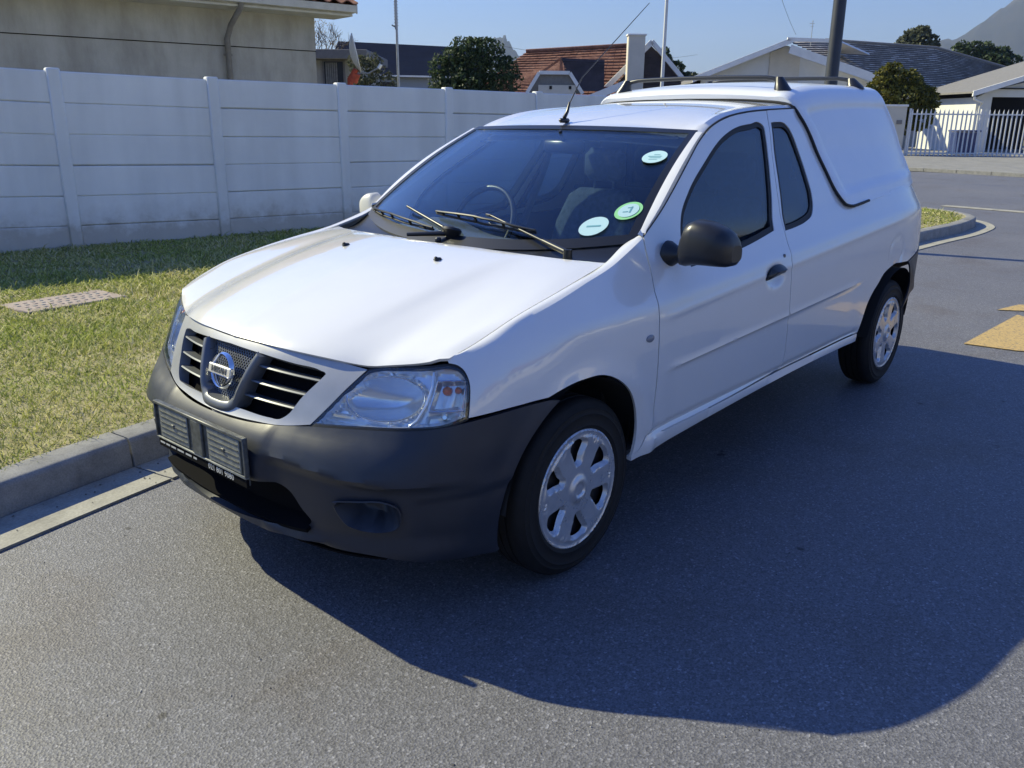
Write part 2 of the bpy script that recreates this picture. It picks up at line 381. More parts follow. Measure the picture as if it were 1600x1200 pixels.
def Yside(x,z):
    x=np.asarray(x,float);z=np.asarray(z,float)
    rise=.055*np.clip(-.45-x,0,2.4)
    zz=z-rise*sst(.5,.8,z)*(1-.999*sst(1.08,1.35,z))
    y=pchip(ZT,YT,zz)
    # rubbing crease
    zl=.611+.038*np.clip(-.47-x,0,2)
    k=sst(-.42,-.55,x)*sst(-2.35,-2.15,x)
    y=y+k*(.006*np.exp(-((z-zl)/.009)**2)-.004*sst(zl+.008,zl-.008,z))
    zc=.796+.062*(-.40-x)
    y=y+.0045*np.exp(-((z-zc)/.012)**2)*sst(-.34,-.55,x)*sst(-3.0,-2.7,x)
    # sill groove
    zs=.378+.012*np.clip(-.35-x,0,2.2)
    k=sst(-.28,-.40,x)*sst(-2.36,-2.28,x)
    y=y+k*(-.010*np.exp(-((z-zs-.012)/.012)**2)+.006*np.exp(-((z-zs+.022)/.02)**2))
    # arch flares
    for cx in (0,-2.905):
        d=np.hypot(x-cx,(z-.30)*1.0)
        y=y+.010*np.exp(-((d-.385)/.035)**2)*(z<1.0)
    # rear tuck
    y=y-.115*np.clip((-2.90-x)/.6,0,3)**2.2
    return y
COLA=[1.40,1.20,1.02,.85,.715,.575,.43,.25,0.0]
LEV=[
(.16,[(.68,0),(.67,.20),(.66,.38),(.61,.54),(.54,.66),(.45,.73),(.36,.77),(.23,.79),(0,.80)]),
(.22,[(.755,0),(.75,.20),(.73,.38),(.68,.54),(.60,.66),(.50,.745),(.40,.79),(.25,.812),(0,.82)]),
(.30,[(.80,0),(.795,.20),(.775,.38),(.72,.54),(.64,.67),(.535,.755),(.42,.805),(.25,.83),(0,.837)]),
(.40,[(.83,0),(.825,.20),(.79,.38),(.745,.54),(.665,.67),(.555,.765),(.43,.82),(.25,.843),(0,.847)]),
(.50,[(.84,0),(.832,.20),(.795,.38),(.745,.54),(.67,.67),(.56,.765),(.43,.823),(.25,.847),(0,.852)]),
(.56,[(.812,0),(.80,.20),(.768,.38),(.715,.54),(.645,.67),(.55,.765),(.43,.826),(.25,.849),(0,.855)]),
(.60,[(.778,0),(.765,.20),(.733,.38),(.68,.54),(.62,.67),(.535,.768),(.42,.826),(.25,.85),(0,.856)]),
(.66,[(.762,0),(.745,.20),(.702,.38),(.645,.54),(.59,.67),(.515,.768),(.41,.824),(.25,.849),(0,.855)]),
(.72,[(.742,0),(.722,.20),(.672,.38),(.61,.54),(.56,.67),(.495,.765),(.40,.818),(.25,.844),(0,.852)]),
(.78,[(.712,0),(.690,.20),(.632,.38),(.568,.54),(.525,.67),(.47,.755),(.385,.808),(.245,.834),(0,.847)]),
(.84,[(.66,0),(.635,.20),(.58,.38),(.52,.54),(.485,.655),(.43,.738),(.36,.788),(.235,.816),(0,.838)]),
(.90,[(.60,0),(.58,.20),(.53,.38),(.47,.52),(.43,.62),(.38,.70),(.32,.75),(.215,.783),(0,.805)]),
(.98,[(.55,0),(.53,.20),(.48,.36),(.43,.48),(.38,.58),(.34,.65),(.29,.70),(.20,.735),(0,.762)]),
]
LZ=np.array([l[0] for l in LEV]);LX=np.array([[p[0] for p in l[1]] for l in LEV]);LY=np.array([[p[1] for p in l[1]] for l in LEV])
ca=np.array(COLA)[::-1]
def S(a,z):
    """shell point on the left half: a<=0 -> x=a ; a in 0..1.4 wraps round to the front centre"""
    a=np.atleast_1d(np.asarray(a,float));z=np.atleast_1d(np.asarray(z,float))
    a,z=np.broadcast_arrays(a,z)
    x=a.copy();y=np.zeros_like(x)
    n=a<=0
    y[n]=Yside(a[n],z[n])
    m=~n
    if m.any():
        am=a[m];zm=np.clip(z[m],.14,1.0)
        X=catmull(LZ,LX,zm);Yv=catmull(LZ,LY,zm)   # [k,9]
        # interpolate across columns (hermite with gradients)
        Xr=X[:,::-1];Yr=Yv[:,::-1]
        # pin column 0 to side function
        Yr=Yr.copy();Yr[:,0]=Yside(np.zeros(len(zm)),z[m])-.010*np.exp(-((np.abs(z[m]-.30)-.385)/.035)**2)*(z[m]<1.0)
        mx=np.gradient(Xr,ca,axis=1);my=np.gradient(Yr,ca,axis=1)
        mx[:,0]=1.0;my[:,0]=0
        mx[:,-1]=0
        i=np.clip(np.searchsorted(ca,am,side='right')-1,0,len(ca)-2)
        h=ca[i+1]-ca[i];t=(am-ca[i])/h;r=np.arange(len(am))
        def H(V,M): return (1+2*t)*(1-t)**2*V[r,i]+t*(1-t)**2*h*M[r,i]+t*t*(3-2*t)*V[r,i+1]+t*t*(t-1)*h*M[r,i+1]
        x[m]=H(Xr,mx);y[m]=H(Yr,my)
        d=np.hypot(x[m],(z[m]-.30)); y[m]+=.010*np.exp(-((d-.385)/.035)**2)*(z[m]<1.0)
    return np.stack([x,y,z],-1)

# ------------------------------------------------------------------ panel builder
def crom(pts, step, closed=True):
    """outline through pts; a third item marks a corner; returns evenly resampled list"""
    P = [np.array(p[:2], float) for p in pts]; C = [len(p) > 2 for p in pts]; n = len(P)
    if closed and not any(C): C[0] = True
    out = []
    rng = range(n) if closed else range(n-1)
    for i in rng:
        a, b = P[i], P[(i+1) % n]
        p0 = a-(b-a) if C[i] or (not closed and i == 0) else P[i-1]
        p3 = b+(b-a) if C[(i+1) % n] or (not closed and i == n-2) else P[(i+2) % n]
        L = np.linalg.norm(b-a); k = max(1, int(math.ceil(L/step)))
        # finite-difference tangents scaled by chord
        la = np.linalg.norm(a-p0)+1e-9; lb = np.linalg.norm(p3-b)+1e-9
        ta = ((b-a)/L*la+(a-p0)/la*L)/(L+la)*L if not (C[i] or (not closed and i == 0)) else None
        tb = ((b-a)/L*lb+(p3-b)/lb*L)/(L+lb)*L if not (C[(i+1) % n] or (not closed and i == n-2)) else None
        if ta is None and tb is None: ta = tb = (b-a)
        elif ta is None: ta = 1.5*(b-a)-.5*tb
        elif tb is None: tb = 1.5*(b-a)-.5*ta
        for j in range(k):
            t = j/k
            out.append((2*t**3-3*t*t+1)*a+(t**3-2*t*t+t)*ta+(-2*t**3+3*t*t)*b+(t**3-t*t)*tb)
    if not closed: out.append(P[-1])
    return np.array(out)
def inpoly(P, poly):
    x, y = P[:, 0], P[:, 1]; c = np.zeros(len(P), bool); n = len(poly)
    for i in range(n):
        x1, y1 = poly[i]; x2, y2 = poly[(i+1) % n]
        if y1 == y2: continue
        k = ((y1 > y) != (y2 > y)) & (x < (x2-x1)*(y-y1)/(y2-y1)+x1); c ^= k
    return c
def dist_poly(P, poly):
    d = np.full(len(P), 1e9)
    for i in range(len(poly)):
        a = poly[i]; b = poly[(i+1) % len(poly)]; ab = b-a; L2 = ab@ab+1e-12
        t = np.clip(((P-a)@ab)/L2, 0, 1); q = a+t[:, None]*ab
        d = np.minimum(d, np.hypot(*(P-q).T))
    return d
def tri_region(outer, holes=(), step=.03, extra=()):
    polys = [outer]+list(holes)
    mn = outer.min(0); mx = outer.max(0)
    gx = np.arange(mn[0]+step*.5, mx[0], step); gy = np.arange(mn[1]+step*.5, mx[1], step)
    G = np.stack(np.meshgrid(gx, gy), -1).reshape(-1, 2)
    if len(G):
        ok = inpoly(G, outer)
        for h in holes: ok &= ~inpoly(G, h)
        G = G[ok]
        if len(G):
            d = dist_poly(G, outer)
            for h in holes: d = np.minimum(d, dist_poly(G, h))
            G = G[d > step*.45]
    for e in extra:
        e = np.asarray(e, float); k = inpoly(e, outer)
        for h in holes: k &= ~inpoly(e, h)
        e = e[k]; dd = dist_poly(e, outer)
        for h in holes: dd = np.minimum(dd, dist_poly(e, h))
        e = e[dd > .004]
        if not len(e): continue
        if len(G): G = G[[np.hypot(*(e-g).T).min() > .0062 for g in G]]
        G = np.vstack([G, e])
    verts = []; edges = []
    for p in polys:
        b = len(verts); n = len(p); verts += [Vector(q) for q in p]; edges += [(b+i, b+(i+1) % n) for i in range(n)]
    verts += [Vector(q) for q in G]
    r = delaunay_2d_cdt(verts, edges, [], 0, 1e-7)
    V = np.array([tuple(v) for v in r[0]]); F = np.array([f for f in r[2]])
    c = V[F].mean(1); ok = inpoly(c, outer)
    for h in holes: ok &= ~inpoly(c, h)
    return V, F[ok]
def vnormals(P, F):
    N = np.zeros_like(P); T = P[F[:, :3]]; fn = np.cross(T[:, 1]-T[:, 0], T[:, 2]-T[:, 0])
    if F.shape[1] == 4:
        Q = P[F]; fn = np.cross(Q[:, 2]-Q[:, 0], Q[:, 3]-Q[:, 1])
    for k in range(F.shape[1]): np.add.at(N, F[:, k], fn)
    N /= np.linalg.norm(N, axis=1)[:, None]+1e-12
    return N
def solid(P, F, t, out=None, ref=None, edge=0.0):
    """sheet -> closed panel of thickness t (inwards). ref: point inside the body; outward = away from it"""
    P = np.asarray(P, float); F = np.asarray(F)
    N = vnormals(P, F)
    if ref is None: ref = np.array([-1.4, 0, .75])
    cen = P.mean(0); d = (N*(P-np.asarray(ref))).sum()
    if out is not None: d = (N@np.asarray(out, float)).sum()
    if d < 0: F = F[:, ::-1]; N = -N
    cnt = {}
    for f in F:
        k = len(f)
        for i in range(k): cnt[(f[i], f[(i+1) % k])] = 1
    bnd = [(a, b) for (a, b) in cnt if (b, a) not in cnt]
    n = len(P); V = np.vstack([P, P-N*t]); FF = [tuple(f) for f in F]+[tuple(f[::-1]+n) for f in F]
    FF += [(b, a, a+n, b+n) for a, b in bnd]
    return V, FF, N
def panel(name, mat, fn, outer, holes=(), step=.03, t=.012, parent=None, off=0.0, smooth=32, mirror=False, out=None, disp=None, ref=None, bstep=None, extra=(), **kw):
    o2 = crom(outer, bstep or step*.6) if not isinstance(outer, np.ndarray) else outer
    h2 = [crom(h, bstep or step*.6) if not isinstance(h, np.ndarray) else h for h in holes]
    V2, F = tri_region(o2, h2, step, extra)
    P = fn(V2[:, 0], V2[:, 1])
    if off or disp is not None:
        N = vnormals(P, F); r = np.array(ref if ref is not None else [-1.4, 0, .75])
        s = (N@np.asarray(out, float)).sum() if out is not None else (N*(P-r)).sum()
        if s < 0: N = -N
        d = off+(disp(V2[:, 0], V2[:, 1]) if disp is not None else 0)
        P = P+N*(d[:, None] if hasattr(d, '__len__') else d)
    V, FF, N = solid(P, F, t, out, ref)
    res = [mesh_obj(name, V, FF, mat, parent, smooth, **kw)]
    if mirror: res.append(mirror_obj(res[0], parent))
    return res if mirror else res[0]
def mirror_obj(o, parent=None, name=None):
    me = o.data.copy()
    n = len(me.vertices); co = np.empty(n*3); me.vertices.foreach_get('co', co); co = co.reshape(-1, 3); co[:, 1] *= -1
    me.vertices.foreach_set('co', co.ravel()); me.flip_normals(); me.update()
    c = bpy.data.objects.new(name or o.name.split('.')[0], me); COL.objects.link(c)
    if parent: c.parent = parent
    l = o.location; c.location = (l[0], -l[1], l[2])
    for k in ('label',):
        if k in o: c[k] = o[k]
    return c
def S2(b, z):
    b = np.asarray(b, float); P = S(1.40-np.abs(b), z); P[..., 1] *= np.where(b < 0, -1, 1); return P
def grid_faces(nu, nv):
    i = np.arange(nu-1)[:, None]*nv+np.arange(nv-1)[None]; i = i.ravel()
    return np.stack([i, i+nv, i+nv+1, i+1], 1)
def gridpanel(name, mat, P, t=.012, parent=None, smooth=40, out=None, ref=None, mirror=False, **kw):
    nu, nv = P.shape[:2]; V, F, N = solid(P.reshape(-1, 3), grid_faces(nu, nv), t, out, ref)
    o = mesh_obj(name, V, F, mat, parent, smooth, **kw)
    return (o, mirror_obj(o, parent)) if mirror else o
def inset(poly, d):
    """move a closed polygon inwards by d (positive) along averaged normals"""
    n = len(poly); A = 0
    for i in range(n): A += poly[i-1][0]*poly[i][1]-poly[i][0]*poly[i-1][1]
    s = 1 if A > 0 else -1; out = []
    for i in range(n):
        e1 = poly[i]-poly[i-1]; e2 = poly[(i+1) % n]-poly[i]
        n1 = np.array([-e1[1], e1[0]])/(np.linalg.norm(e1)+1e-9); n2 = np.array([-e2[1], e2[0]])/(np.linalg.norm(e2)+1e-9)
        m = n1+n2; m /= max(np.linalg.norm(m), .3); k = 1/max(.45, m@n1)
        out.append(poly[i]+s*m*d*k)
    return np.array(out)

# ------------------------------------------------------------------ the pickup
car = empty('pickup_truck', (0, 0, 0), label='white compact pickup truck with a white canopy parked beside the kerb', cat='pickup truck')
def shell():
    # front bumper
    arch = [(.385*math.cos(t), .30+.385*math.sin(t)) for t in np.radians([66, 55, 42, 28, 14, 0, -12])]
    side = [(b, z) for b, z in [(.402, .606), (.50, .613), (.613, .621), (.74, .631), (.873, .648), (1.02, .660), (1.205, .659)]]
    lower = [(1.40-a, z) for a, z in arch]
    bot = [(1.03, .212), (.95, .205), (.84, .200), (.70, .222), (.58, .240), (.44, .238), (.30, .215), (.15, .203)]
    half = [(side[0][0], side[0][1], 1)]+side[1:-1]+[(side[-1][0], side[-1][1], 1), (lower[0][0], lower[0][1], 1)]+lower[1:-1]+[(lower[-1][0], lower[-1][1], 1)]+bot
    mir = [((-p[0],)+tuple(p[1:])) for p in half[::-1]]
    outer = half+[(0, .198)]+mir+[(-.20, .582), (0, .577), (.20, .582)]
    intake = [(-.315, .425, 1), (-.36, .405), (-.395, .36), (-.425, .315), (-.40, .290), (-.25, .277), (0, .268), (.25, .277), (.40, .290), (.425, .315), (.395, .36), (.36, .405), (.315, .425, 1)]
    fog = lambda s: [(s*.535, .408), (s*.60, .416), (s*.675, .418), (s*.70, .405), (s*.705, .375), (s*.690, .345), (s*.655, .330), (s*.60, .328), (s*.565, .340), (s*.548, .370)]
    def disp(b, z):
        ab = np.abs(b); d = np.zeros_like(b)
        # raised lower band: sharp ridge above the fog lamp, receding below it
        zr = .500-.035*sst(.30, .75, ab)
        k = sst(.24, .34, ab)*sst(.98, .74, ab)
        d += -.024*k*sst(zr+.022, zr-.022, z)*sst(.22, .30, z)
        d += .004*k*np.exp(-((z-zr-.012)/.012)**2)
        # plate plinth
        d += .005*sst(.305, .275, ab)*sst(.420, .438, z)*sst(.600, .572, z)
        # side crease
        zc = .424-.10*(ab-.9)*0; d += -.010*sst(.72, .80, ab)*sst(1.16, 1.02, ab)*sst(.415+.12*(ab-.75)+.01, .415+.12*(ab-.75)-.01, z)
        # lip ledge under the intake
        d += .022*sst(.50, .36, ab)*np.exp(-((z-.262)/.010)**2)-.012*sst(.55, .4, ab)*sst(.25, .235, z)
        # little grooves on top of the plinth
        for zz in (.548, .562): d += -.003*sst(.36, .30, ab)*np.exp(-((z-zz)/.0035)**2)
        # wheel lip edge
        return d
    panel('front_bumper', M['plastic'], S2, outer, [intake, fog(1), fog(-1)][::1], step=.013, bstep=.010, t=.02, parent=car, disp=disp, smooth=38, label='unpainted dark grey front bumper')
    bumper = [o for o in car.children if o.name.startswith('front_bumper')][0]
    # recesses behind holes
    for s in (1, -1):
        f = crom(fog(s), .012)
        V2, F = tri_region(inset(f, -.004), (), .02); c = f.mean(0)
        dd = dist_poly(V2, inset(f, -.004)); P = S2(V2[:, 0], V2[:, 1]); N = vnormals(P, F)
        if (N[:, 0]).sum() < 0: N = -N
        dep = .012+.075*sst(0, .035, dd)
        V, FF, _ = solid(P-N*dep[:, None], F, .004, out=(1, 0, 0)); mesh_obj('fog_lamp_recess', V, FF, M['plastic'], bumper, 45)
    g = np.linspace(-.47, .47, 30); zz = np.linspace(.215, .46, 6); B, Z = np.meshgrid(g, zz, indexing='ij')
    P = S2(B.ravel(), Z.ravel()).reshape(30, 6, 3); P[..., 0] -= .075; gridpanel('intake_backing', M['dark'], P, .004, bumper, out=(1, 0, 0))
    mb = MB()
    G = np.zeros((41, 5, 3))
    for i, b in enumerate(np.linspace(-.41, .41, 41)):
        zl = .272+.022*(abs(b)/.41)**2; p = S2([b], [zl])[0]
        for k, t in enumerate(np.linspace(0, 1, 5)): G[i, k] = (p[0]-.004-.095*t, p[1]*(1-.05*t), zl+.004+.030*t)
    gridpanel('intake_shelf', M['dark'], G, .012, bumper, out=(0, 0, 1))
    G = np.zeros((31, 4, 3))
    for i, b in enumerate(np.linspace(-.62, .62, 31)):
        p = S2([b], [.222])[0]
        for k, t in enumerate(np.linspace(0, 1, 4)): G[i, k] = (p[0]-.012-.20*t, p[1]*(1-.04*t), .224+.01*t)
    gridpanel('sun_blocking_tray', M['dark'], G, .006, bumper, out=(0, 0, 1))  # unseen tray added to stop sun spilling out below the bumper
    # grille surround
    top = [(0, .7955), (.10, .795), (.20, .7925), (.38, .783), (.515, .7675, 1)]
    outer = top+[(.478, .715), (.440, .660), (.402, .611, 1), (.30, .594), (.20, .588), (0, .583)]
    outer += [(-p[0],)+tuple(p[1:]) for p in outer[::-1] if abs(p[0]) > 0]
    hole = [(0, .778), (.17, .771), (.284, .761), (.375, .752), (.396, .745), (.392, .738), (.346, .676), (.312, .622), (.290, .608), (.25, .605), (.13, .606), (0, .606)]
    hole = hole+[(-p[0], p[1]) for p in hole[::-1] if abs(p[0]) > 0]
    hp = crom(hole, .012)
    def sd(b, z):
        P = np.stack([b, z], 1); d = dist_poly(P, hp)
        return -.002+0*d
    panel('grille_surround', M['silver'], S2, outer, [hp], step=.009, bstep=.008, t=.035, parent=car, disp=sd, smooth=50, label='silver painted grille surround')
    gs = [o for o in car.children if o.name.startswith('grille_surround')][0]
    # grille backing, slats, V bar, mesh
    g = np.linspace(-.42, .42, 40); zz = np.linspace(.58, .80, 12); B, Z = np.meshgrid(g, zz, indexing='ij')
    P = S2(B.ravel(), Z.ravel()).reshape(40, 12, 3); P[..., 0] -= .060; P[..., 2] -= .004
    grille = gridpanel('grille', M['dark'], P, .004, car, out=(1, 0, 0), label='black slatted radiator grille')
    for s in (1, -1):
        for (b0, z0, b1, z1) in ((.142, .735, .378, .722), (.122, .690, .350, .680), (.100, .645, .314, .640)):
            n = 16; bb = np.linspace(b0-.02, b1+.02, n); zc = np.linspace(z0+.001, z1-.001, n)
            P0 = S2(bb*s, zc); V = []; F = []
            for i in range(n):
                x, y, z = P0[i]; x -= .012
                prof = [(0, .0035), (.004, 0), (0, -.0045), (-.035, -.011), (-.035, -.003)]
                V += [(x+px, y, z+pz) for px, pz in prof]
            m = len(prof)
            for i in range(n-1):
                for k in range(m): F.append((i*m+k, i*m+(k+1) % m, (i+1)*m+(k+1) % m, (i+1)*m+k))
            F += [tuple(range(m)), tuple((n-1)*m+k for k in range(m))]
            mesh_obj('grille_slat', V, F, M['grillegrey'], grille, 30)
    # V bar: swept rounded section
    path2 = [(-.152, .768), (-.133, .725), (-.111, .670), (-.090, .622), (-.070, .601), (-.036, .5945), (0, .5935), (.036, .5945), (.070, .601), (.090, .622), (.111, .670), (.133, .725), (.152, .768)]
    pp = crom(path2, .008, closed=False); P = S2(pp[:, 0], pp[:, 1]); P[:, 0] -= .004
    V = []; F = []; n = len(P)
    for i in range(n):
        tn = pp[min(i+1, n-1)]-pp[max(i-1, 0)]; tn /= np.linalg.norm(tn); nn = np.array([-tn[1], tn[0]])
        w = .018 if abs(pp[i][0]) < .09 else .0145
        for (q, d) in ((-1, -.045), (-1, .002), (-.62, .010), (0, .0135), (.62, .010), (1, .002), (1, -.045)):
            V.append((P[i][0]+d, P[i][1]+nn[0]*q*w, P[i][2]+nn[1]*q*w))
    for i in range(n-1):
        for k in range(7): F.append((i*7+k, (i+1)*7+k, (i+1)*7+(k+1) % 7, i*7+(k+1) % 7))
    F += [tuple(range(7)), tuple((n-1)*7+k for k in range(7))[::-1]]
    mesh_obj('grille_centre_bar', V, F, M['grillegrey'], grille, 40)
    mb = MB()   # diamond mesh behind the emblem
    for k in range(-16, 17):
        for sg in (1, -1):
            pts = []
            for t in np.linspace(.60, .785, 12):
                y = k*.0125+sg*(t-.69)*.9
                if abs(y) < .086+(t-.60)*.36: 
                    q = S2([y], [t])[0]; pts.append((q[0]-.030, q[1], q[2]))
            if len(pts) > 1: mb.tube(pts, .0021, 4, False)
    mb.build('grille_mesh', M['grillegrey'], grille)
    V2, F = tri_region(crom([(-.155, .77, 1), (.155, .77, 1), (.07, .60, 1), (-.07, .60, 1)], .02), (), .03)
    P = S2(V2[:, 0], V2[:, 1]); P[:, 0] -= .038; V, FF, _ = solid(P, F, .003, out=(1, 0, 0)); mesh_obj('emblem_backing', V, FF, M['dark'], grille)
    # emblem: ring + bar + lettering, tilted with the grille
    cx, cz = .748, .697; R = Matrix.Rotation(math.radians(-13), 3, 'Y')
    V = []; F = []; n = 48
    prof = [(.0455, -.004), (.047, .004), (.052, .0095), (.057, .004), (.0585, -.004)]
    for i in range(n):
        a = 2*math.pi*i/n
        for r_, d in prof: V.append(R @ Vector((d, r_*math.cos(a), r_*1.0*math.sin(a))))
    m = len(prof)
    for i in range(n):
        j = (i+1) % n
        for k in range(m): F.append((i*m+k, i*m+(k+1) % m, j*m+(k+1) % m, j*m+k))
    badge = mesh_obj('emblem_ring', V, F, M['chrome'], grille, 40); badge.location = (cx, 0, cz)
    mb = MB(); mb.box((.006, 0, 0), (.014, .124, .031), bev=.003); V = [R @ Vector(v) for v in mb.V]
    bar = mesh_obj('emblem_bar', V, mb.F, M['chromesoft'], grille, 30); bar.location = (cx, 0, cz)
    # plate holder
    ph = empty('number_plate_holder', (.843, 0, 0)); ph.parent = car
    mb = MB(); V = []; 
    def pb(c, d, mat, nm, bev=.002): 
        q = MB(); q.box(c, d, bev=bev); return q.build(nm, mat, ph, 40)
    pb((0, 0, .492), (.010, .522, .150), M['holder'], 'holder_backing')
    pb((.0065, 0, .563), (.016, .528, .010), M['holder'], 'holder_rim')
    pb((.0065, 0, .4445), (.014, .528, .007), M['holderlight'], 'holder_rim')
    for s in (-1, 1): pb((.0065, s*.2615, .504), (.014, .007, .118), M['holder'], 'holder_rim')
    for s in (-1, 1):
        pl = pb((.0075, s*.148, .503), (.006, .178, .104), M['holderlight'], 'holder_plate')
        q = MB()
        for zz in (.468, .486, .503, .522, .540):
            q.box((.0115, s*.148, zz), (.003, .165, .0025))
        q.box((.0118, s*.148, .503), (.006, .016, .014), bev=.002)
        q.build('holder_rib', M['holder'], pl)
    pb((.0095, 0, .503), (.010, .062, .112), M['holder'], 'holder_spine', .003)
    cap = pb((.004, 0, .4255), (.010, .522, .028), M['dark'], 'holder_caption_strip')
    return grille, cap
grille, caption = shell()

def text(name, s, size, mat, mtx, parent, ext=.0006, **kw):
    cu = bpy.data.curves.new(name, 'FONT'); cu.body = s; cu.size = size; cu.extrude = ext; cu.align_x = 'CENTER'; cu.align_y = 'CENTER'
    cu.resolution_u = 2
    if 'bold' in kw: cu.offset = kw.pop('bold')
    o = bpy.data.objects.new(name, cu); COL.objects.link(o)
    dg = bpy.context.evaluated_depsgraph_get(); me = bpy.data.meshes.new_from_object(o.evaluated_get(dg))
    bpy.data.objects.remove(o); bpy.data.curves.remove(cu)
    me.materials.clear(); me.materials.append(mat); me.transform(mtx); me.name = name
    o = bpy.data.objects.new(name, me); COL.objects.link(o); o.parent = parent; return props(o, **kw)
def faces_dir(normal, loc, up=(0, 0, 1)):
    z = Vector(normal).normalized(); x = Vector(up).cross(z).normalized(); y = z.cross(x)
    m = Matrix((x, y, z)).transposed().to_4x4(); m.translation = Vector(loc); return m
text('emblem_lettering', 'NISSAN', .025, M['dash'], faces_dir((math.cos(math.radians(13)), 0, math.sin(math.radians(13))), (.748+.0137, 0, .697+.0031)), grille, .0008, bold=.0006)
text('caption_lettering', '021 801 9080', .026, M['print'], faces_dir((1, 0, 0), (.0094, .120, .4255)), caption, .0004, bold=.0003)
q = MB()
for i, (yy, w) in enumerate([(-.235, .03), (-.20, .025), (-.165, .03), (-.12, .04), (-.07, .035), (-.03, .02)]):
    q.box((.0094, yy, .4275), (.0008, w, .006)); 
q.build('caption_lettering', M['print'], caption)

def body():
    # hood
    FY = [0, .2, .38, .509, .57, .65, .724]; FX = [.702, .684, .640, .586, .560, .522, .478]; FZ = [.800, .7975, .789, .7775, .786, .799, .8185]
    RY = [0, .2, .4, .6, .712]; RX = [-.100, -.118, -.150, -.205, -.262]; RZ = [1.013, 1.012, 1.006, .998, .993]
    nu, nv = 61, 46; P = np.zeros((nu, nv, 3))
    gx = [.478, .38, .255, .10, -.08, -.262]; gy = [.724, .743, .7525, .750, .736, .712]; gz = [.8185, .8535, .8965, .931, .964, .993]
    for i, w in enumerate(np.linspace(-1, 1, nu)):
        aw = abs(w); yf = .724*aw; x0 = pchip(FY, FX, yf); z0 = pchip(FY, FZ, yf)
        x1 = pchip(RY, RX, .712*aw); z1 = pchip(RY, RZ, .712*aw)
        for j in range(nv):
            s = j/(nv-1); s2 = s**1.25; x = x0+(x1-x0)*s2
            yg = pchip(gx[::-1], gy[::-1], x if x < .478 else .478) if aw > 0 else 0
            # half width follows the side gap for this fraction of the length
            xs = .478+(-.262-.478)*s2; hw = pchip(gx[::-1], gy[::-1], xs); zg = pchip(gx[::-1], gz[::-1], xs)
            y = aw*hw
            # height: linear blend with front roll
            t = s2; base = z0+(z1-z0)*t
            bulge = .026*math.sin(math.pi*min(1, t*1.0))**.8 if t < 1 else 0
            roll = .014*(1-math.exp(-(x0-x)/.035))*(1-t)
            zc = base+bulge*(1-.15*aw)+roll
            # pin the outer edge to the fender line
            ze = zg; k = sst(.93, 1.0, aw); z = zc*(1-k)+ze*k if aw > .93 else zc
            # raised centre with a soft crease towards the lamps
            cr = .50+.14*t; z += .007*float(sst(cr+.05, cr-.05, aw))*math.sin(math.pi*t)**.6 if 0 < t < 1 else 0
            P[i, j] = (x, y*(1 if w >= 0 else -1), z)
    hood = gridpanel('hood', M['paint'], P, .010, car, out=(0, 0, 1), label='sunlit white bonnet')
    def hoodz(x, y):
        Q = P.reshape(-1, 3); d = np.hypot(Q[:, 0]-x, Q[:, 1]-y); return Q[np.argmin(d), 2]
    for s in (1, -1):
        z = hoodz(.062, .248*s); mb = MB(); mb.box((.062, .248*s, z+.004), (.030, .020, .012), bev=.005); mb.box((.070, .248*s, z+.010), (.012, .012, .008), bev=.003)
        mb.build('washer_nozzle', M['black'], car, 50)
    # fenders
    crest = [(.628, .8045, 1), (.545, .824), (.45, .847), (.30, .888), (.13, .919), (-.06, .956), (-.254, .994), (-.36, 1.026), (-.456, 1.058, 1)]
    lampedge = [(.517, .662, 1), (.519, .700), (.533, .763), (.553, .784), (.580, .7975)]
    bl = [(.20, .669, 1), (.30, .6705), (.381, .6705), (.45, .667)]
    arch = [(-.278, .332, 1), (-.290, .387), (-.274, .499), (-.222, .588), (-.139, .651), (-.049, .684), (.03, .690), (.085, .689), (.132, .683)]
    gap = [(-.456, 1.058), (-.441, .969), (-.404, .86), (-.398, .797), (-.390, .619), (-.384, .504), (-.362, .401), (-.338, .377)]
    outer = [(-.456, 1.058, 1)]+gap[1:-1]+[(-.338, .377, 1), (-.318, .352, 1)]+arch+bl+lampedge+crest[:-1]
    # note: crest listed front to back closes the loop
    pts = crom(outer, .018)
    V2, F = tri_region(pts, (), .026); Pn = S(V2[:, 0], V2[:, 1])
    cr = crom(crest, .018, closed=False); A = S(cr[:, 0], cr[:, 1]); n = len(A)
    # strip from crest to the hood gap
    strip = np.zeros((n, 4, 3)); gl = np.array(list(zip(gx, gy, gz))+[(-.40, .688, 1.035), (-.452, .695, 1.062)])
    gl[:, 1] += .004
    glx = gl[::-1, 0]
    for i in range(n):
        x = A[i, 0]; q = np.array([x, pchip(glx, gl[::-1, 1], min(x, .478)), pchip(glx, gl[::-1, 2], min(x, .478))])
        q[1] = min(q[1], A[i, 1]-.012)
        if x > .478: q[1] = A[i, 1]-.012
        q[2] = max(q[2], A[i, 2]+.002)
        for k, t in enumerate((0, .33, .66, 1.0)):
            strip[i, k] = A[i]*(1-t)+q*t; strip[i, k, 2] += .004*math.sin(math.pi*t)
    Pn2 = np.vstack([Pn, strip.reshape(-1, 3)]); q4 = grid_faces(n, 4)+len(Pn)
    Ft = [tuple(f) for f in F]+[tuple(f) for f in q4]
    bm = bmesh.new(); vs = [bm.verts.new(p) for p in Pn2]
    for f in Ft:
        try: bm.faces.new([vs[i] for i in f])
        except ValueError: pass
    bmesh.ops.remove_doubles(bm, verts=bm.verts, dist=.0012); bmesh.ops.recalc_face_normals(bm, faces=bm.faces)
    bm.verts.index_update(); bm.faces.ensure_lookup_table()
    sgn = sum(f.normal.y*f.calc_area() for f in bm.faces)
    if sgn < 0: bmesh.ops.reverse_faces(bm, faces=bm.faces)
    bm.normal_update()
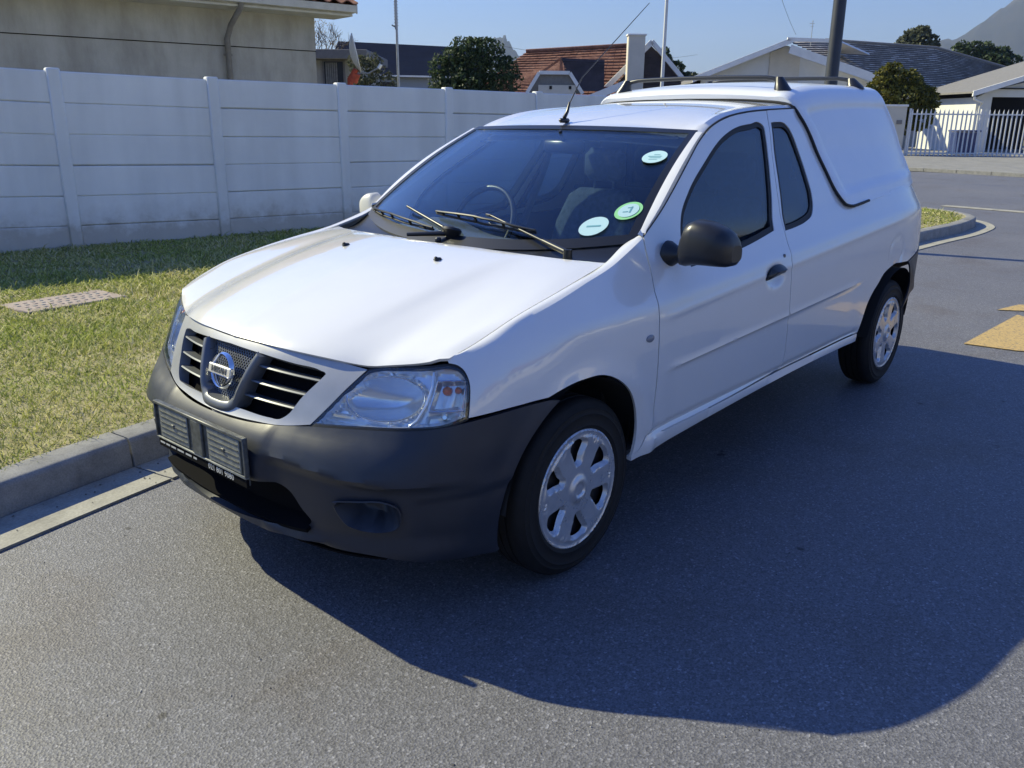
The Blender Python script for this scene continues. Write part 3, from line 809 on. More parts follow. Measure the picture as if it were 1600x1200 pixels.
    V = np.array([v.co[:] for v in bm.verts]); N = np.array([v.normal[:] for v in bm.verts]); nn = len(V)
    FF = [[v.index for v in f.verts] for f in bm.faces]; ed = [(e.link_loops[0].vert.index, e.link_loops[0].link_loop_next.vert.index) for e in bm.edges if len(e.link_faces) == 1]
    bm.free()
    FF = FF+[[i+nn for i in f[::-1]] for f in FF]+[(b, a, a+nn, b+nn) for a, b in ed]
    fo = mesh_obj('front_fender', np.vstack([V, V-N*.010]), FF, M['paint'], car, 24); mirror_obj(fo, car)
    # side repeater
    for s in (1, -1):
        c = [(-.341+.024*math.cos(t), .745+.013*math.sin(t)) for t in np.linspace(0, 2*math.pi, 20, endpoint=False)]
        c = np.array(c); V2, F = tri_region(c, (), .01); Pq = S(V2[:, 0], V2[:, 1]); d = dist_poly(V2, c); Pq[:, 1] += .002+.006*sst(0, .012, d); Pq[:, 1] *= s
        V, FF, _ = solid(Pq, F, .008, out=(0, s, 0)); mesh_obj('side_indicator', V, FF, M['indicator'], car, 50)
    # sill
    sl = [(-.322, .349, 1), (-.341, .3735), (-.50, .3735), (-.77, .3755), (-1.05, .382), (-1.32, .391), (-1.8, .3965), (-2.338, .401, 1), (-2.336, .361, 1), (-2.1, .364), (-1.718, .366), (-1.30, .358), (-1.09, .351), (-.80, .339), (-.595, .329), (-.40, .321), (-.279, .3175, 1), (-.279, .330, 1)]
    panel('sill', M['paint'], S, sl, step=.02, t=.02, parent=car, mirror=True)
    # door
    win = [(-.683, 1.028, 1), (-.727, 1.117), (-.812, 1.191), (-.980, 1.289), (-1.186, 1.386), (-1.317, 1.420), (-1.45, 1.434), (-1.548, 1.438), (-1.572, 1.425), (-1.566, 1.377), (-1.485, 1.182), (-1.389, 1.007, 1), (-1.088, .968), (-.70, .945, 1), (-.672, .955), (-.671, .99)]
    win = win[:12]+[(-1.088, .966), (-.80, .945), (-.685, .938, 1)]
    seam = [(-.455, 1.062), (-.60, 1.137), (-.734, 1.218), (-.873, 1.303), (-1.005, 1.381), (-1.10, 1.422), (-1.293, 1.466), (-1.540, 1.489), (-1.943, 1.505)]
    dg = [(-.463, 1.0615, 1), (-.60, 1.133), (-.734, 1.213), (-.873, 1.298), (-1.005, 1.376), (-1.10, 1.416), (-1.293, 1.461), (-1.45, 1.478), (-1.643, 1.489, 1), (-1.593, 1.337), (-1.53, 1.18), (-1.471, 1.000), (-1.445, .90), (-1.438, .848), (-1.440, .681), (-1.452, .55), (-1.452, .44), (-1.430, .400, 1), (-1.32, .3965), (-1.05, .3875), (-.77, .381), (-.50, .379), (-.345, .379, 1), (-.368, .401), (-.390, .504), (-.3965, .619), (-.4045, .797), (-.4105, .86), (-.4475, .969)]
    def handle_disp(x, z):
        d = np.hypot((x+1.29)/.105, (z-.835)/.052); return -.020*sst(1.0, .35, d)
    def crease(x0, x1):
        X = np.arange(x0, x1, -.012); out = []
        zl = .611+.038*np.clip(-.47-X, 0, 2); zc = .796+.062*(-.40-X); zs = .378+.012*np.clip(-.35-X, 0, 2.2)
        for base, offs in ((zl, (-.018, -.009, 0, .009, .018)), (zc, (-.02, -.01, 0, .01, .02)), (zs, (.004, .012, .020, .030))):
            for o_ in offs: out.append(np.stack([X, base+o_], 1))
        E_ = out[0]
        for q_ in out[1:]: E_ = np.vstack([E_, q_])
        return [E_]
    doors = panel('door', M['paint'], S, dg, [win], step=.0145, bstep=.012, t=.03, parent=car, mirror=True, disp=handle_disp, extra=crease(-.36, -1.50))
    wp = crom(win, .015)
    def window(host, wp, nm, s):
        ip = inset(wp, .020)
        V2, F = tri_region(wp, [ip], .03); P = S(V2[:, 0], V2[:, 1]); N = vnormals(P, F); N *= np.sign(N[:, 1].sum()); P = P-N*.004; P[:, 1] *= s
        V, FF, _ = solid(P, F, .035, out=(0, s, .3)); mesh_obj('window_seal', V, FF, M['rubber'], host, 40)
        gp = inset(wp, .006); V2, F = tri_region(gp, (), .04); dz = V2[:, 1]-.95; y0 = Yside(V2[:, 0], .965+0*dz)-.040; y1 = Yside(V2[:, 0], 1.44+0*dz)-.010; yq = y0-.06*dz-(y0-.06*.49-y1)/.49**2*dz**2; P = np.stack([V2[:, 0], np.minimum(yq-.004, Yside(V2[:, 0], V2[:, 1])-.010)*s, V2[:, 1]], 1)
        V, FF, _ = solid(P, F, .004, out=(0, s, .3)); mesh_obj(nm, V, FF, M['sideglass'], host, 40)
    for host, s in zip(doors, (1, -1)):
        window(host, wp, 'door_window', s)
        # handle
        hp = crom([(-1.205, .826), (-1.225, .856), (-1.26, .873), (-1.30, .880), (-1.345, .876), (-1.377, .858), (-1.382, .846), (-1.34, .838), (-1.28, .831)], .012)
        V2, F = tri_region(hp, (), .012); d = dist_poly(V2, hp); P = S(V2[:, 0], V2[:, 1]); P[:, 1] += .002+.020*sst(0, .02, d)*sst(.82, .86, V2[:, 1]); P[:, 1] *= s
        V, FF, _ = solid(P, F, .02, out=(0, s, 0)); mesh_obj('door_handle', V, FF, M['black'], host, 50)
        mb = MB(); p = S([-1.385], [.905])[0]; mb.tube([(p[0], (p[1]-.005)*s, p[2]), (p[0], (p[1]+.002)*s, p[2])], .009, 14); mb.build('door_lock', M['grillegrey'], host, 50)
    # cab rear quarter + bed side
    qw = [(-1.655, 1.440, 1), (-1.73, 1.443), (-1.79, 1.438), (-1.825, 1.415), (-1.848, 1.374), (-1.866, 1.30), (-1.864, 1.20), (-1.852, 1.12), (-1.828, 1.075), (-1.79, 1.045), (-1.70, 1.019), (-1.60, 1.006), (-1.482, .998, 1), (-1.556, 1.179), (-1.61, 1.32)]
    rs = [(-1.651, 1.490, 1), (-1.80, 1.498), (-1.943, 1.5025, 1), (-2.04, 1.40), (-2.10, 1.212), (-2.135, 1.10), (-2.20, 1.068, 1), (-2.41, 1.078), (-2.64, 1.088), (-2.88, 1.102), (-3.10, 1.114), (-3.34, 1.124, 1), (-3.345, .95), (-3.34, .742, 1), (-3.25, .738), (-3.17, .730), (-3.00, .712), (-2.955, .708, 1), (-2.868, .712), (-2.78, .715), (-2.684, .703), (-2.60, .679), (-2.536, .637), (-2.47, .598), (-2.414, .546), (-2.368, .451), (-2.342, .407, 1), (-1.8, .4025), (-1.434, .3985, 1), (-1.457, .44), (-1.457, .55), (-1.445, .681), (-1.443, .848), (-1.450, .90), (-1.476, 1.000), (-1.535, 1.18), (-1.598, 1.337)]
    def fuel(x, z):
        d = np.hypot((x+2.77)/.105, (z-.785)/.070); return -.005*np.exp(-((d-1)/.10)**2)
    rears = panel('rear_side_panel', M['paint'], S, rs, [qw], step=.0155, bstep=.014, t=.02, parent=car, mirror=True, disp=fuel, extra=crease(-1.42, -3.3))
    wq = crom(qw, .015)
    for host, s in zip(rears, (1, -1)): window(host, wq, 'quarter_window', s)
    # rear bumper corner and tail lamp
    rb = [(-2.962, .704, 1), (-3.17, .725), (-3.34, .738), (-3.55, .742, 1), (-3.56, .60, 1), (-3.40, .565), (-3.25, .525), (-3.12, .47), (-3.022, .430, 1), (-3.064, .470), (-3.108, .533), (-3.075, .60), (-3.021, .650)]
    panel('rear_bumper', M['plastic'], S, rb, step=.03, t=.008, parent=car, mirror=True, off=.004)
    lp = [(-3.35, 1.055, 1), (-3.47, 1.055, 1), (-3.53, .95), (-3.55, .75, 1), (-3.35, .75, 1)]
    for o in panel('tail_lamp', M['redlens'], S, lp, step=.03, t=.03, parent=car, mirror=True, off=-.004): pass
    # tailgate, rear closing panels
    mb = MB(); mb.box((-3.550, 0, .76), (.04, 1.30, .58), bev=.015); mb.build('tailgate', M['paint'], car, 40)
    mb = MB(); mb.box((-3.57, 0, .66), (.08, 1.36, .15), bev=.03); mb.build('rear_bumper_bar', M['plastic'], car, 40)
    # roof
    nu, nv = 49, 30; P = np.zeros((nu, nv, 3)); sx = np.array([p[0] for p in seam]); sz = np.array([p[1] for p in seam])
    for i, w in enumerate(np.linspace(-1, 1, nu)):
        aw = abs(w); xf = -.955-.078*aw**2.2
        for j in range(nv):
            t = (j/(nv-1))**1.2; x = xf+(-1.99-xf)*t
            zs = pchip(sx[::-1], sz[::-1], x); xe = np.clip(x, -1.99, -1.01)
            ys = float(Yside(xe, pchip(sx[::-1], sz[::-1], xe)))-.003
            zc = pchip([-1.99, -1.7, -1.4, -1.15, -.955], [1.546, 1.534, 1.508, 1.467, 1.420], x)
            zse = pchip(sx[::-1], sz[::-1], xe)
            e = (1-aw**2.4)
            if x > -1.01: zse = 1.383+(x+1.01)*.35
            z = zse+(zc-zse)*e+.010*sst(.86, .97, aw)*(1-sst(.97, 1.0, aw))-.006*sst(.975, 1.0, aw)
            P[i, j] = (x, w*ys, z)
    gridpanel('roof', M['paint'], P, .02, car, out=(0, 0, 1), label='white cab roof')
    # windscreen and its pillars
    nu, nv = 41, 30
    def ws(u, v):
        yb, yt = .712, .590
        xb = -.205-.235*abs(u)**2.3; zb = 1.000+.050*abs(u)**2.3; xt = -.958-.062*abs(u)**2.2; zt = 1.4195-.012*abs(u)**2
        y = u*(yb+(yt-yb)*v); bul = math.sin(math.pi*v)*.022
        return np.array([xb+(xt-xb)*v+bul*.5, y, zb+(zt-zb)*v+bul])
    Pw = np.array([[ws(u, v) for v in np.linspace(-.02, 1, nv)] for u in np.linspace(-1, 1, nu)])
    wsn = gridpanel('windscreen', M['windscreen'], Pw, .005, car, out=(1, 0, 1))
    # black ceramic border
    mb = MB(); V = []; F = []
    def border(us, vs, nm):
        G = np.array([[ws(u, v)+np.array([.0012, 0, .0025]) for v in vs] for u in us]); gridpanel(nm, M['black'], G, .0015, wsn, out=(1, 0, 1))
    border(np.linspace(-1, 1, 31), np.linspace(.955, 1, 4), 'windscreen_border'); border(np.linspace(-1, 1, 31), np.linspace(-.02, .045, 4), 'windscreen_border')
    for s in (1, -1):
        border(np.linspace(.958*s, 1.0*s, 3), np.linspace(.045, .955, 24), 'windscreen_border')
        # pillar strip
        n = 28; G = np.zeros((n, 5, 3))
        for i, t in enumerate(np.linspace(0, 1, n)):
            xs = -.456+(-1.030+.456)*t; zs = float(pchip(sx[::-1], sz[::-1], xs)); b = np.array([xs, float(Yside(xs, zs))*s, zs])
            vv = np.linspace(0, 1, 201); zz_ = np.array([ws(s, v)[2] for v in vv]); a = ws(s, vv[np.argmin(abs(zz_-(zs+.006)))])
            wd = abs(b[1]-a[1])+.35*abs(b[0]-a[0]); m1 = a+np.array([-.002, s*wd*.55, .005]); m2 = a+np.array([-.006, s*wd*.92, .004])
            for k, q in enumerate((a+np.array([.002, 0, .004]), m1, m2, m2*.45+b*.55, b)): G[i, k] = q
            pass
        gridpanel('windscreen_pillar', M['paint'], G, .02, car, out=(0, s, 1), smooth=26)
        # dark seam between pillar/roof and door frame
        mb = MB(); pts = []
        for x in np.linspace(-.46, -1.96, 46):
            z = pchip(sx[::-1], sz[::-1], x); pts.append((x, (float(Yside(x, z))-.001)*s, z-.001))
        mb.tube(pts, .0042, 6); mb.build('roof_seam', M['rubber'], car, 60)
    # cowl
    G = np.zeros((41, 6, 3))
    for i, w in enumerate(np.linspace(-1, 1, 41)):
        aw = abs(w); a = np.array([pchip(RY, RX, .712*aw)+.004, .700*w, pchip(RY, RZ, .712*aw)-.012]); b = ws(w, -.01)+np.array([0, 0, -.004])
        for k in range(6):
            q = k/5; G[i, k] = a*(1-q)+b*q; G[i, k, 2] -= .016*math.sin(math.pi*q)
    gridpanel('cowl', M['black'], G, .006, car, out=(0, 0, 1))
    # stickers on the glass
    def stick(u, v, r, nm, mat, lift=.006, sq=1.0, print_=True, lab=None):
        c = ws(u, v); du = (ws(u+.02, v)-ws(u-.02, v)); dv = ws(u, v+.02)-ws(u, v-.02); du /= np.linalg.norm(du); dv /= np.linalg.norm(dv); n = np.cross(du, dv); n *= np.sign(n[2])
        V = [c+n*lift+du*r*math.cos(t)+dv*r*sq*math.sin(t) for t in np.linspace(0, 2*math.pi, 28, endpoint=False)]; V += [p-n*.0008 for p in V]; k = 28
        F = [tuple(range(k)), tuple(range(2*k-1, k-1, -1))]+[(i, i+k, (i+1) % k+k, (i+1) % k) for i in range(k)]
        o = mesh_obj(nm, V, F, mat, wsn, label=lab)
        if print_:
            q = MB(); R = Matrix((Vector(du), Vector(dv), Vector(n))).transposed()
            for (a, b, w, h) in print_: q.box(tuple(c+n*(lift+.0005)+du*a*r+dv*b*r), (w*r, h*r, .0006), R)
            q.build('sticker_print', M['stickerprint'], wsn)
        return o
    global WS; WS = ws
    stick(.865, .680, .046, 'sticker', M['sticker'], print_=[(0, .05, 1.1, .10), (.1, -.18, .9, .10), (.1, .32, .5, .08), (0, -.45, .7, .06)], lab='round pale sticker high beside the pillar')
    stick(.785, .120, .050, 'sticker', M['sticker'], print_=[(0, 0, 1.0, .16)], lab='round pale sticker with one printed line')
    stick(.905, .220, .048, 'licence_disc', M['stickergreen'], lift=.005, print_=False, lab='licence disc in a green ring')
    stick(.905, .220, .036, 'licence_disc', M['sticker'], lift=.0065, print_=[(-.25, -.2, .5, .12), (.2, .1, .16, .9), (.05, .4, .5, .12)])
    return hood, ws
hood, WSF = body()

# ------------------------------------------------------------------ canopy, racks, aerial
def canopy():
    nq, npn = 90, 96
    zf = [1.06, 1.09, 1.212, 1.416, 1.50, 1.60, 1.75]; xf = [-2.165, -2.125, -2.083, -2.012, -1.955, -1.93, -1.93]
    zr = [1.06, 1.128, 1.27, 1.431, 1.54, 1.61, 1.75]; xr = [-3.50, -3.48, -3.41, -3.335, -3.27, -3.215, -3.20]
    zbx = [-3.6, -3.36, -2.88, -2.63, -2.41, -2.20, -2.0]; zbz = [1.125, 1.118, 1.093, 1.080, 1.071, 1.059, 1.055]
    ztx = [-3.6, -3.15, -2.8, -2.4, -2.1, -1.98, -1.93]; ztz = [1.655, 1.655, 1.652, 1.640, 1.612, 1.587, 1.575]
    def pt(q, p):
        """q 0 front..1 rear, p 0 base..1 roof centre"""
        sgp = 1
        # section in (y,z): side up to shoulder, rounded, roof crown
        xm = -2.0+(-3.3+2.0)*q
        zb = pchip(zbx, zbz, xm); zt = pchip(ztx, ztz, xm)
        zs = zt-.050
        if p < .48: 
            z = zb+(zs-.055-zb)*(p/.48); y = None
        elif p < .66:
            t = (p-.48)/.18; z = zs-.055+.093*math.sin(t*math.pi/2)**1.0*1.0; y = 'r'
        else:
            t = (p-.66)/.34; y = 'c'; z = 0
        x0 = zs-.055
        ys = float(Yside(-2.4, x0))+.012
        if p < .48: yy = float(Yside(-2.4, z+.0))+.012; zz = z
        elif p < .66:
            t = (p-.48)/.18*math.pi/2; zz = x0+.085*math.sin(t); yy = ys-.028*(p-.48)/.18-.080*(1-math.cos(t))
        else:
            t = (p-.66)/.34; y1 = ys-.108; yy = y1*(1-t); z1 = x0+.085; zz = z1+(zt-z1)*(1-(1-t)**2.2)
        zcl = min(zz, 1.60)
        if zcl < 1.60 or p < .6:
            xa = pchip(zf, xf, zcl); xb = pchip(zr, xr, zcl)
        else: xa, xb = -1.93, -3.205
        # roof front edge bows slightly forward at the centre
        if p > .66: xa -= .004*(1-(p-.66)/.34)
        # nonlinear q: cluster at the ends
        x = xa+(xb-xa)*q
        # edge rounding at front and rear
        ef = min(1, (xa-x)/.045); er = min(1, (x-xb)/.09)
        shf = (1-math.sqrt(max(0, 1-(1-ef)**2))); shr = (1-math.sqrt(max(0, 1-(1-er)**2)))
        if p < .5: yy -= .016*shf+.055*shr
        else:
            k = min(1, (p-.5)/.2); yy -= (.016*shf+.055*shr)*(1-k); zz -= k*(.020*shf+.055*shr)
        yy -= .095*max(0.0, (-2.90-x)/.6)**2.2*max(0, 1-p/.75)
        # recessed side panel
        if p < .5:
            u = (x-xb)/(xa-xb); v = (zz-zb)/(zs-.055-zb+1e-6)
            k = float(sst(.06, .085, u)*sst(.94, .915, u)*sst(.14, .165, v)*sst(.985, .95, v)); yy -= .013*k
            yy += .004*math.exp(-((v-.105)/.03)**2)
        return x, yy, zz
    qs = 1-np.cos(np.linspace(0, math.pi/2, 30)); qs = np.concatenate([np.linspace(0, .05, 10), np.linspace(.05, .92, 54)[1:], np.linspace(.92, 1, 16)[1:]])
    ps = np.concatenate([np.linspace(0, .48, 34), np.linspace(.48, .66, 12)[1:], np.linspace(.66, 1, 10)[1:]])
    H = np.array([[pt(q, p) for p in ps] for q in qs])
    L = H.copy(); R = H[:, ::-1].copy()[:, 1:]; R[..., 1] *= -1
    G = np.concatenate([L, R], 1)
    o = gridpanel('canopy', M['canopy'], G, .012, car, out=None, ref=(-2.7, 0, 1.3), smooth=45, label='white fibreglass canopy over the load bed')
    # rear closure with window
    E_ = G[-1]; c = E_.mean(0); mb = MB(); V = [tuple(p) for p in E_]; n = len(V); V += [tuple(p+np.array([.012, 0, 0])) for p in E_]
    F = [tuple(range(n)), tuple(range(2*n-1, n-1, -1))]+[(i, (i+1) % n, n+(i+1) % n, n+i) for i in range(n)]
    mesh_obj('canopy_door', V, F, M['canopy'], o)
    E_ = G[0]; V = [tuple(p) for p in E_]; n = len(V); V += [tuple(p+np.array([-.012, 0, 0])) for p in E_]
    F = [tuple(range(n)), tuple(range(2*n-1, n-1, -1))]+[(i, (i+1) % n, n+(i+1) % n, n+i) for i in range(n)]
    mesh_obj('canopy_front_panel', V, F, M['canopy'], o)
    # rubber seal along the front edge, down both sides and a little way along the base
    for s in (1, -1):
        pts = [(-2.43, float(Yside(-2.4, 1.070))+.018, 1.067), (-2.33, float(Yside(-2.4, 1.064))+.018, 1.061), (-2.22, float(Yside(-2.2, 1.054))+.016, 1.054), (-2.160, float(Yside(-2.15, 1.064))+.014, 1.062), (-2.120, float(Yside(-2.12, 1.095))+.012, 1.095)]
        for z in (1.15, 1.212, 1.30, 1.38, 1.44, 1.48): pts.append((pchip(zf, xf, z)+.008, float(Yside(-2.1, z))+.007, z))
        pts += [(-1.950, .548, 1.513), (-1.946, .50, 1.527), (-1.945, .40, 1.537), (-1.945, .25, 1.545), (-1.945, 0, 1.550)]
        P3 = np.array(pts); d = np.r_[0, np.cumsum(np.linalg.norm(np.diff(P3, axis=0), axis=1))]; t = np.linspace(0, d[-1], 60)
        Q = np.stack([pchip(d, P3[:, k], t) for k in range(3)], 1); Q[:, 1] *= s
        mb = MB(); mb.tube([tuple(q) for q in Q], .0072, 8); mb.build('canopy_seal', M['rubber'], o, 60)
    # white flange under the roof front
    def rz(x, y):
        yy = abs(y); zt = pchip(ztx, ztz, x); ys = float(Yside(-2.4, zt-.105))+.012-.108; t = 1-min(1, yy/ys); return zt-.020+.0+(.020)*(1-(1-t)**2.2)
    for (bx, nm) in ((-2.03, 0), (-2.93, 1)):
        rk = empty('roof_bar', (0, 0, 0)); rk.parent = car
        zt = rz(bx, .0); zb = (1.644, 1.672)[nm]
        mb = MB(); pts = []
        for y in np.linspace(-.455, .455, 21):
            e = max(0, (abs(y)-.36)/.095); pts.append((bx, y, zb+.008*(1-(y/.455)**2)-.020*e**2))
        mb.tube(pts, .0105, 8); mb.build('crossbar', M['alu'], rk, 60)
        for s in (1, -1):
            zr0 = rz(bx, .43)-.006; V = []; F = []; k = 14
            prof = [(-.15, .056, .046), (.20, .049, .040), (.50, .036, .032), (.8, .026, .024), (1.0, .019, .017)]
            for (t, rx, ry) in prof:
                for a in range(k):
                    th = 2*math.pi*a/k; V.append((bx+rx*math.cos(th), s*(.462-.028*t+0*ry)+ry*math.sin(th), zr0+(zb+.004-zr0)*t))
            for i in range(len(prof)-1):
                for a in range(k): F.append((i*k+a, i*k+(a+1) % k, (i+1)*k+(a+1) % k, (i+1)*k+a))
            F += [tuple(range(k))[::-1], tuple((len(prof)-1)*k+a for a in range(k))]
            mesh_obj('bar_foot', V, F, M['mirrorplastic'], rk, 45)
    # aerial
    ae = empty('aerial', (-.985, -.045, 1.432)); ae.parent = car
    mb = MB(); mb.box((.0, 0, .009), (.060, .026, .020), bev=.008); mb.tube([(0, 0, .02), (-.02, 0, .045), (-.035, 0, .085)], [.009, .007, .005], 10); mb.build('aerial_base', M['black'], ae, 50)
    mb = MB(); mb.tube([(-.03, 0, .075), (-.12, .0, .19), (-.62, .0, .535)], [.0032, .0024, .0016], 6); mb.build('aerial_rod', M['black'], ae, 60)
canopy()

# ------------------------------------------------------------------ wheels
def wheel_parts():
    R, W = .300, .175
    # tyre profile (radius, lateral) outer side is +y
    prof = [(.190, .074), (.198, .079), (.207, .086), (.212, .0875), (.2145, .0892), (.217, .0875), (.250, .0885), (.2525, .0900), (.255, .0880), (.268, .0845), (.2700, .0855), (.272, .083), (.287, .074), (.2955, .064), (.2985, .055)]
    grooves = [(.2995, .048), (.2995, .036), (.293, .034), (.293, .029), (.2998, .027), (.3, .004), (.293, .002)]
    full = prof+grooves+[(r, -y) for r, y in grooves[::-1]]+[(r, -y) for r, y in prof[::-1]]
    V = []; F = []; n = 96; m = len(full)
    for i in range(n):
        a = 2*math.pi*i/n
        for r, y in full: V.append((r*math.cos(a), y, r*math.sin(a)))
    for i in range(n):
        j = (i+1) % n
        for k in range(m-1): F.append((i*m+k, j*m+k, j*m+k+1, i*m+k+1))
    tyre = (V, F)
    # sidewall lettering ring: fine raised beads
    # cover: polar sheet with six openings
    def hole(k):
        c = math.radians(90+60*k+8); pts = []
        for (da, r) in [(-3, .088), (3, .088), (7.5, .112), (12, .140), (13, .151), (9, .159), (0, .162), (-9, .159), (-13, .151), (-12, .140), (-7.5, .112)]:
            a = c+math.radians(da); pts.append((r*math.cos(a), r*math.sin(a)))
        return crom(pts, .0035)
    holes = [hole(k) for k in range(6)]
    outer = np.array([(.203*math.cos(t), .203*math.sin(t)) for t in np.linspace(0, 2*math.pi, 120, endpoint=False)])
    V2, F2 = tri_region(outer, holes, .0052)
    r = np.hypot(V2[:, 0], V2[:, 1]); d = np.full(len(V2), 1e9)
    for h in holes: d = np.minimum(d, dist_poly(V2, h))
    y = .074+.014*sst(.203, .188, r)-.006*sst(.19, .10, r)+.010*sst(.052, .030, r)-.006*sst(.026, .020, r)
    y = y-.016*sst(.012, .0, d)-.005*sst(.168, .176, r)*sst(.192, .184, r)
    ang = np.degrees(np.arctan2(V2[:, 1], V2[:, 0])); sp = (ang-98-30) % 60; sp = np.minimum(sp, 60-sp)
    for q in (-4.2, 0, 4.2): 
        aa = (ang-128+q) % 60; aa = np.minimum(aa, 60-aa); y = y-.0028*np.exp(-(aa/1.2)**2)*sst(.150, .156, r)*sst(.178, .172, r)
    P = np.stack([V2[:, 0]*1.04, y, V2[:, 1]*1.04], 1); cv = solid(P, F2, .003, out=(0, 1, 0))
    return tyre, cv
TY, CV = wheel_parts()
def wheel(x, y, s, rot, meshes={}):
    w = empty('wheel', (x, y, .300)); w.parent = car; w.rotation_euler = (0, rot, 0)
    if s < 0: w.rotation_euler = (0, rot, math.pi)
    if not meshes:
        t = mesh_obj('tyre', TY[0], TY[1], M['tyre'], w, 45); c = mesh_obj('wheel_cover', CV[0], CV[1], M['cover'], w, 30)
        mb = MB(); mb.tube([(0, -.06, 0), (0, .048, 0)], .186, 40); mb.tube([(0, .04, 0), (0, .060, 0)], .075, 24); rm = mb.build('steel_rim', M['steel'], w, 50)
        V = []; F = []; n = 28; pr = [(.0125, .0815), (.0135, .0835), (.0165, .0835), (.0175, .0815)]
        for i in range(n):
            a = 2*math.pi*i/n
            for r_, d in pr: V.append((r_*math.cos(a), d, r_*math.sin(a)))
        for i in range(n):
            j = (i+1) % n
            for k in range(3): F.append((i*4+k, i*4+k+1, j*4+k+1, j*4+k))
        e = mesh_obj('centre_emblem', V, F, M['grillegrey'], w, 40)
        e2 = MB(); e2.box((0, .0835, 0), (.036, .003, .008)); e3 = e2.build('centre_emblem_bar', M['grillegrey'], w)
        meshes.update(dict(tyre=t.data, wheel_cover=c.data, steel_rim=rm.data, centre_emblem=e.data, centre_emblem_bar=e3.data))
    else:
        for k, me in meshes.items(): o = bpy.data.objects.new(k, me); COL.objects.link(o); o.parent = w
    return w
for (x, y, s, r) in ((0, .742, 1, .18), (-2.905, .735, 1, .55), (0, -.742, -1, .3), (-2.905, -.735, -1, .1)): wheel(x, y, s, r)
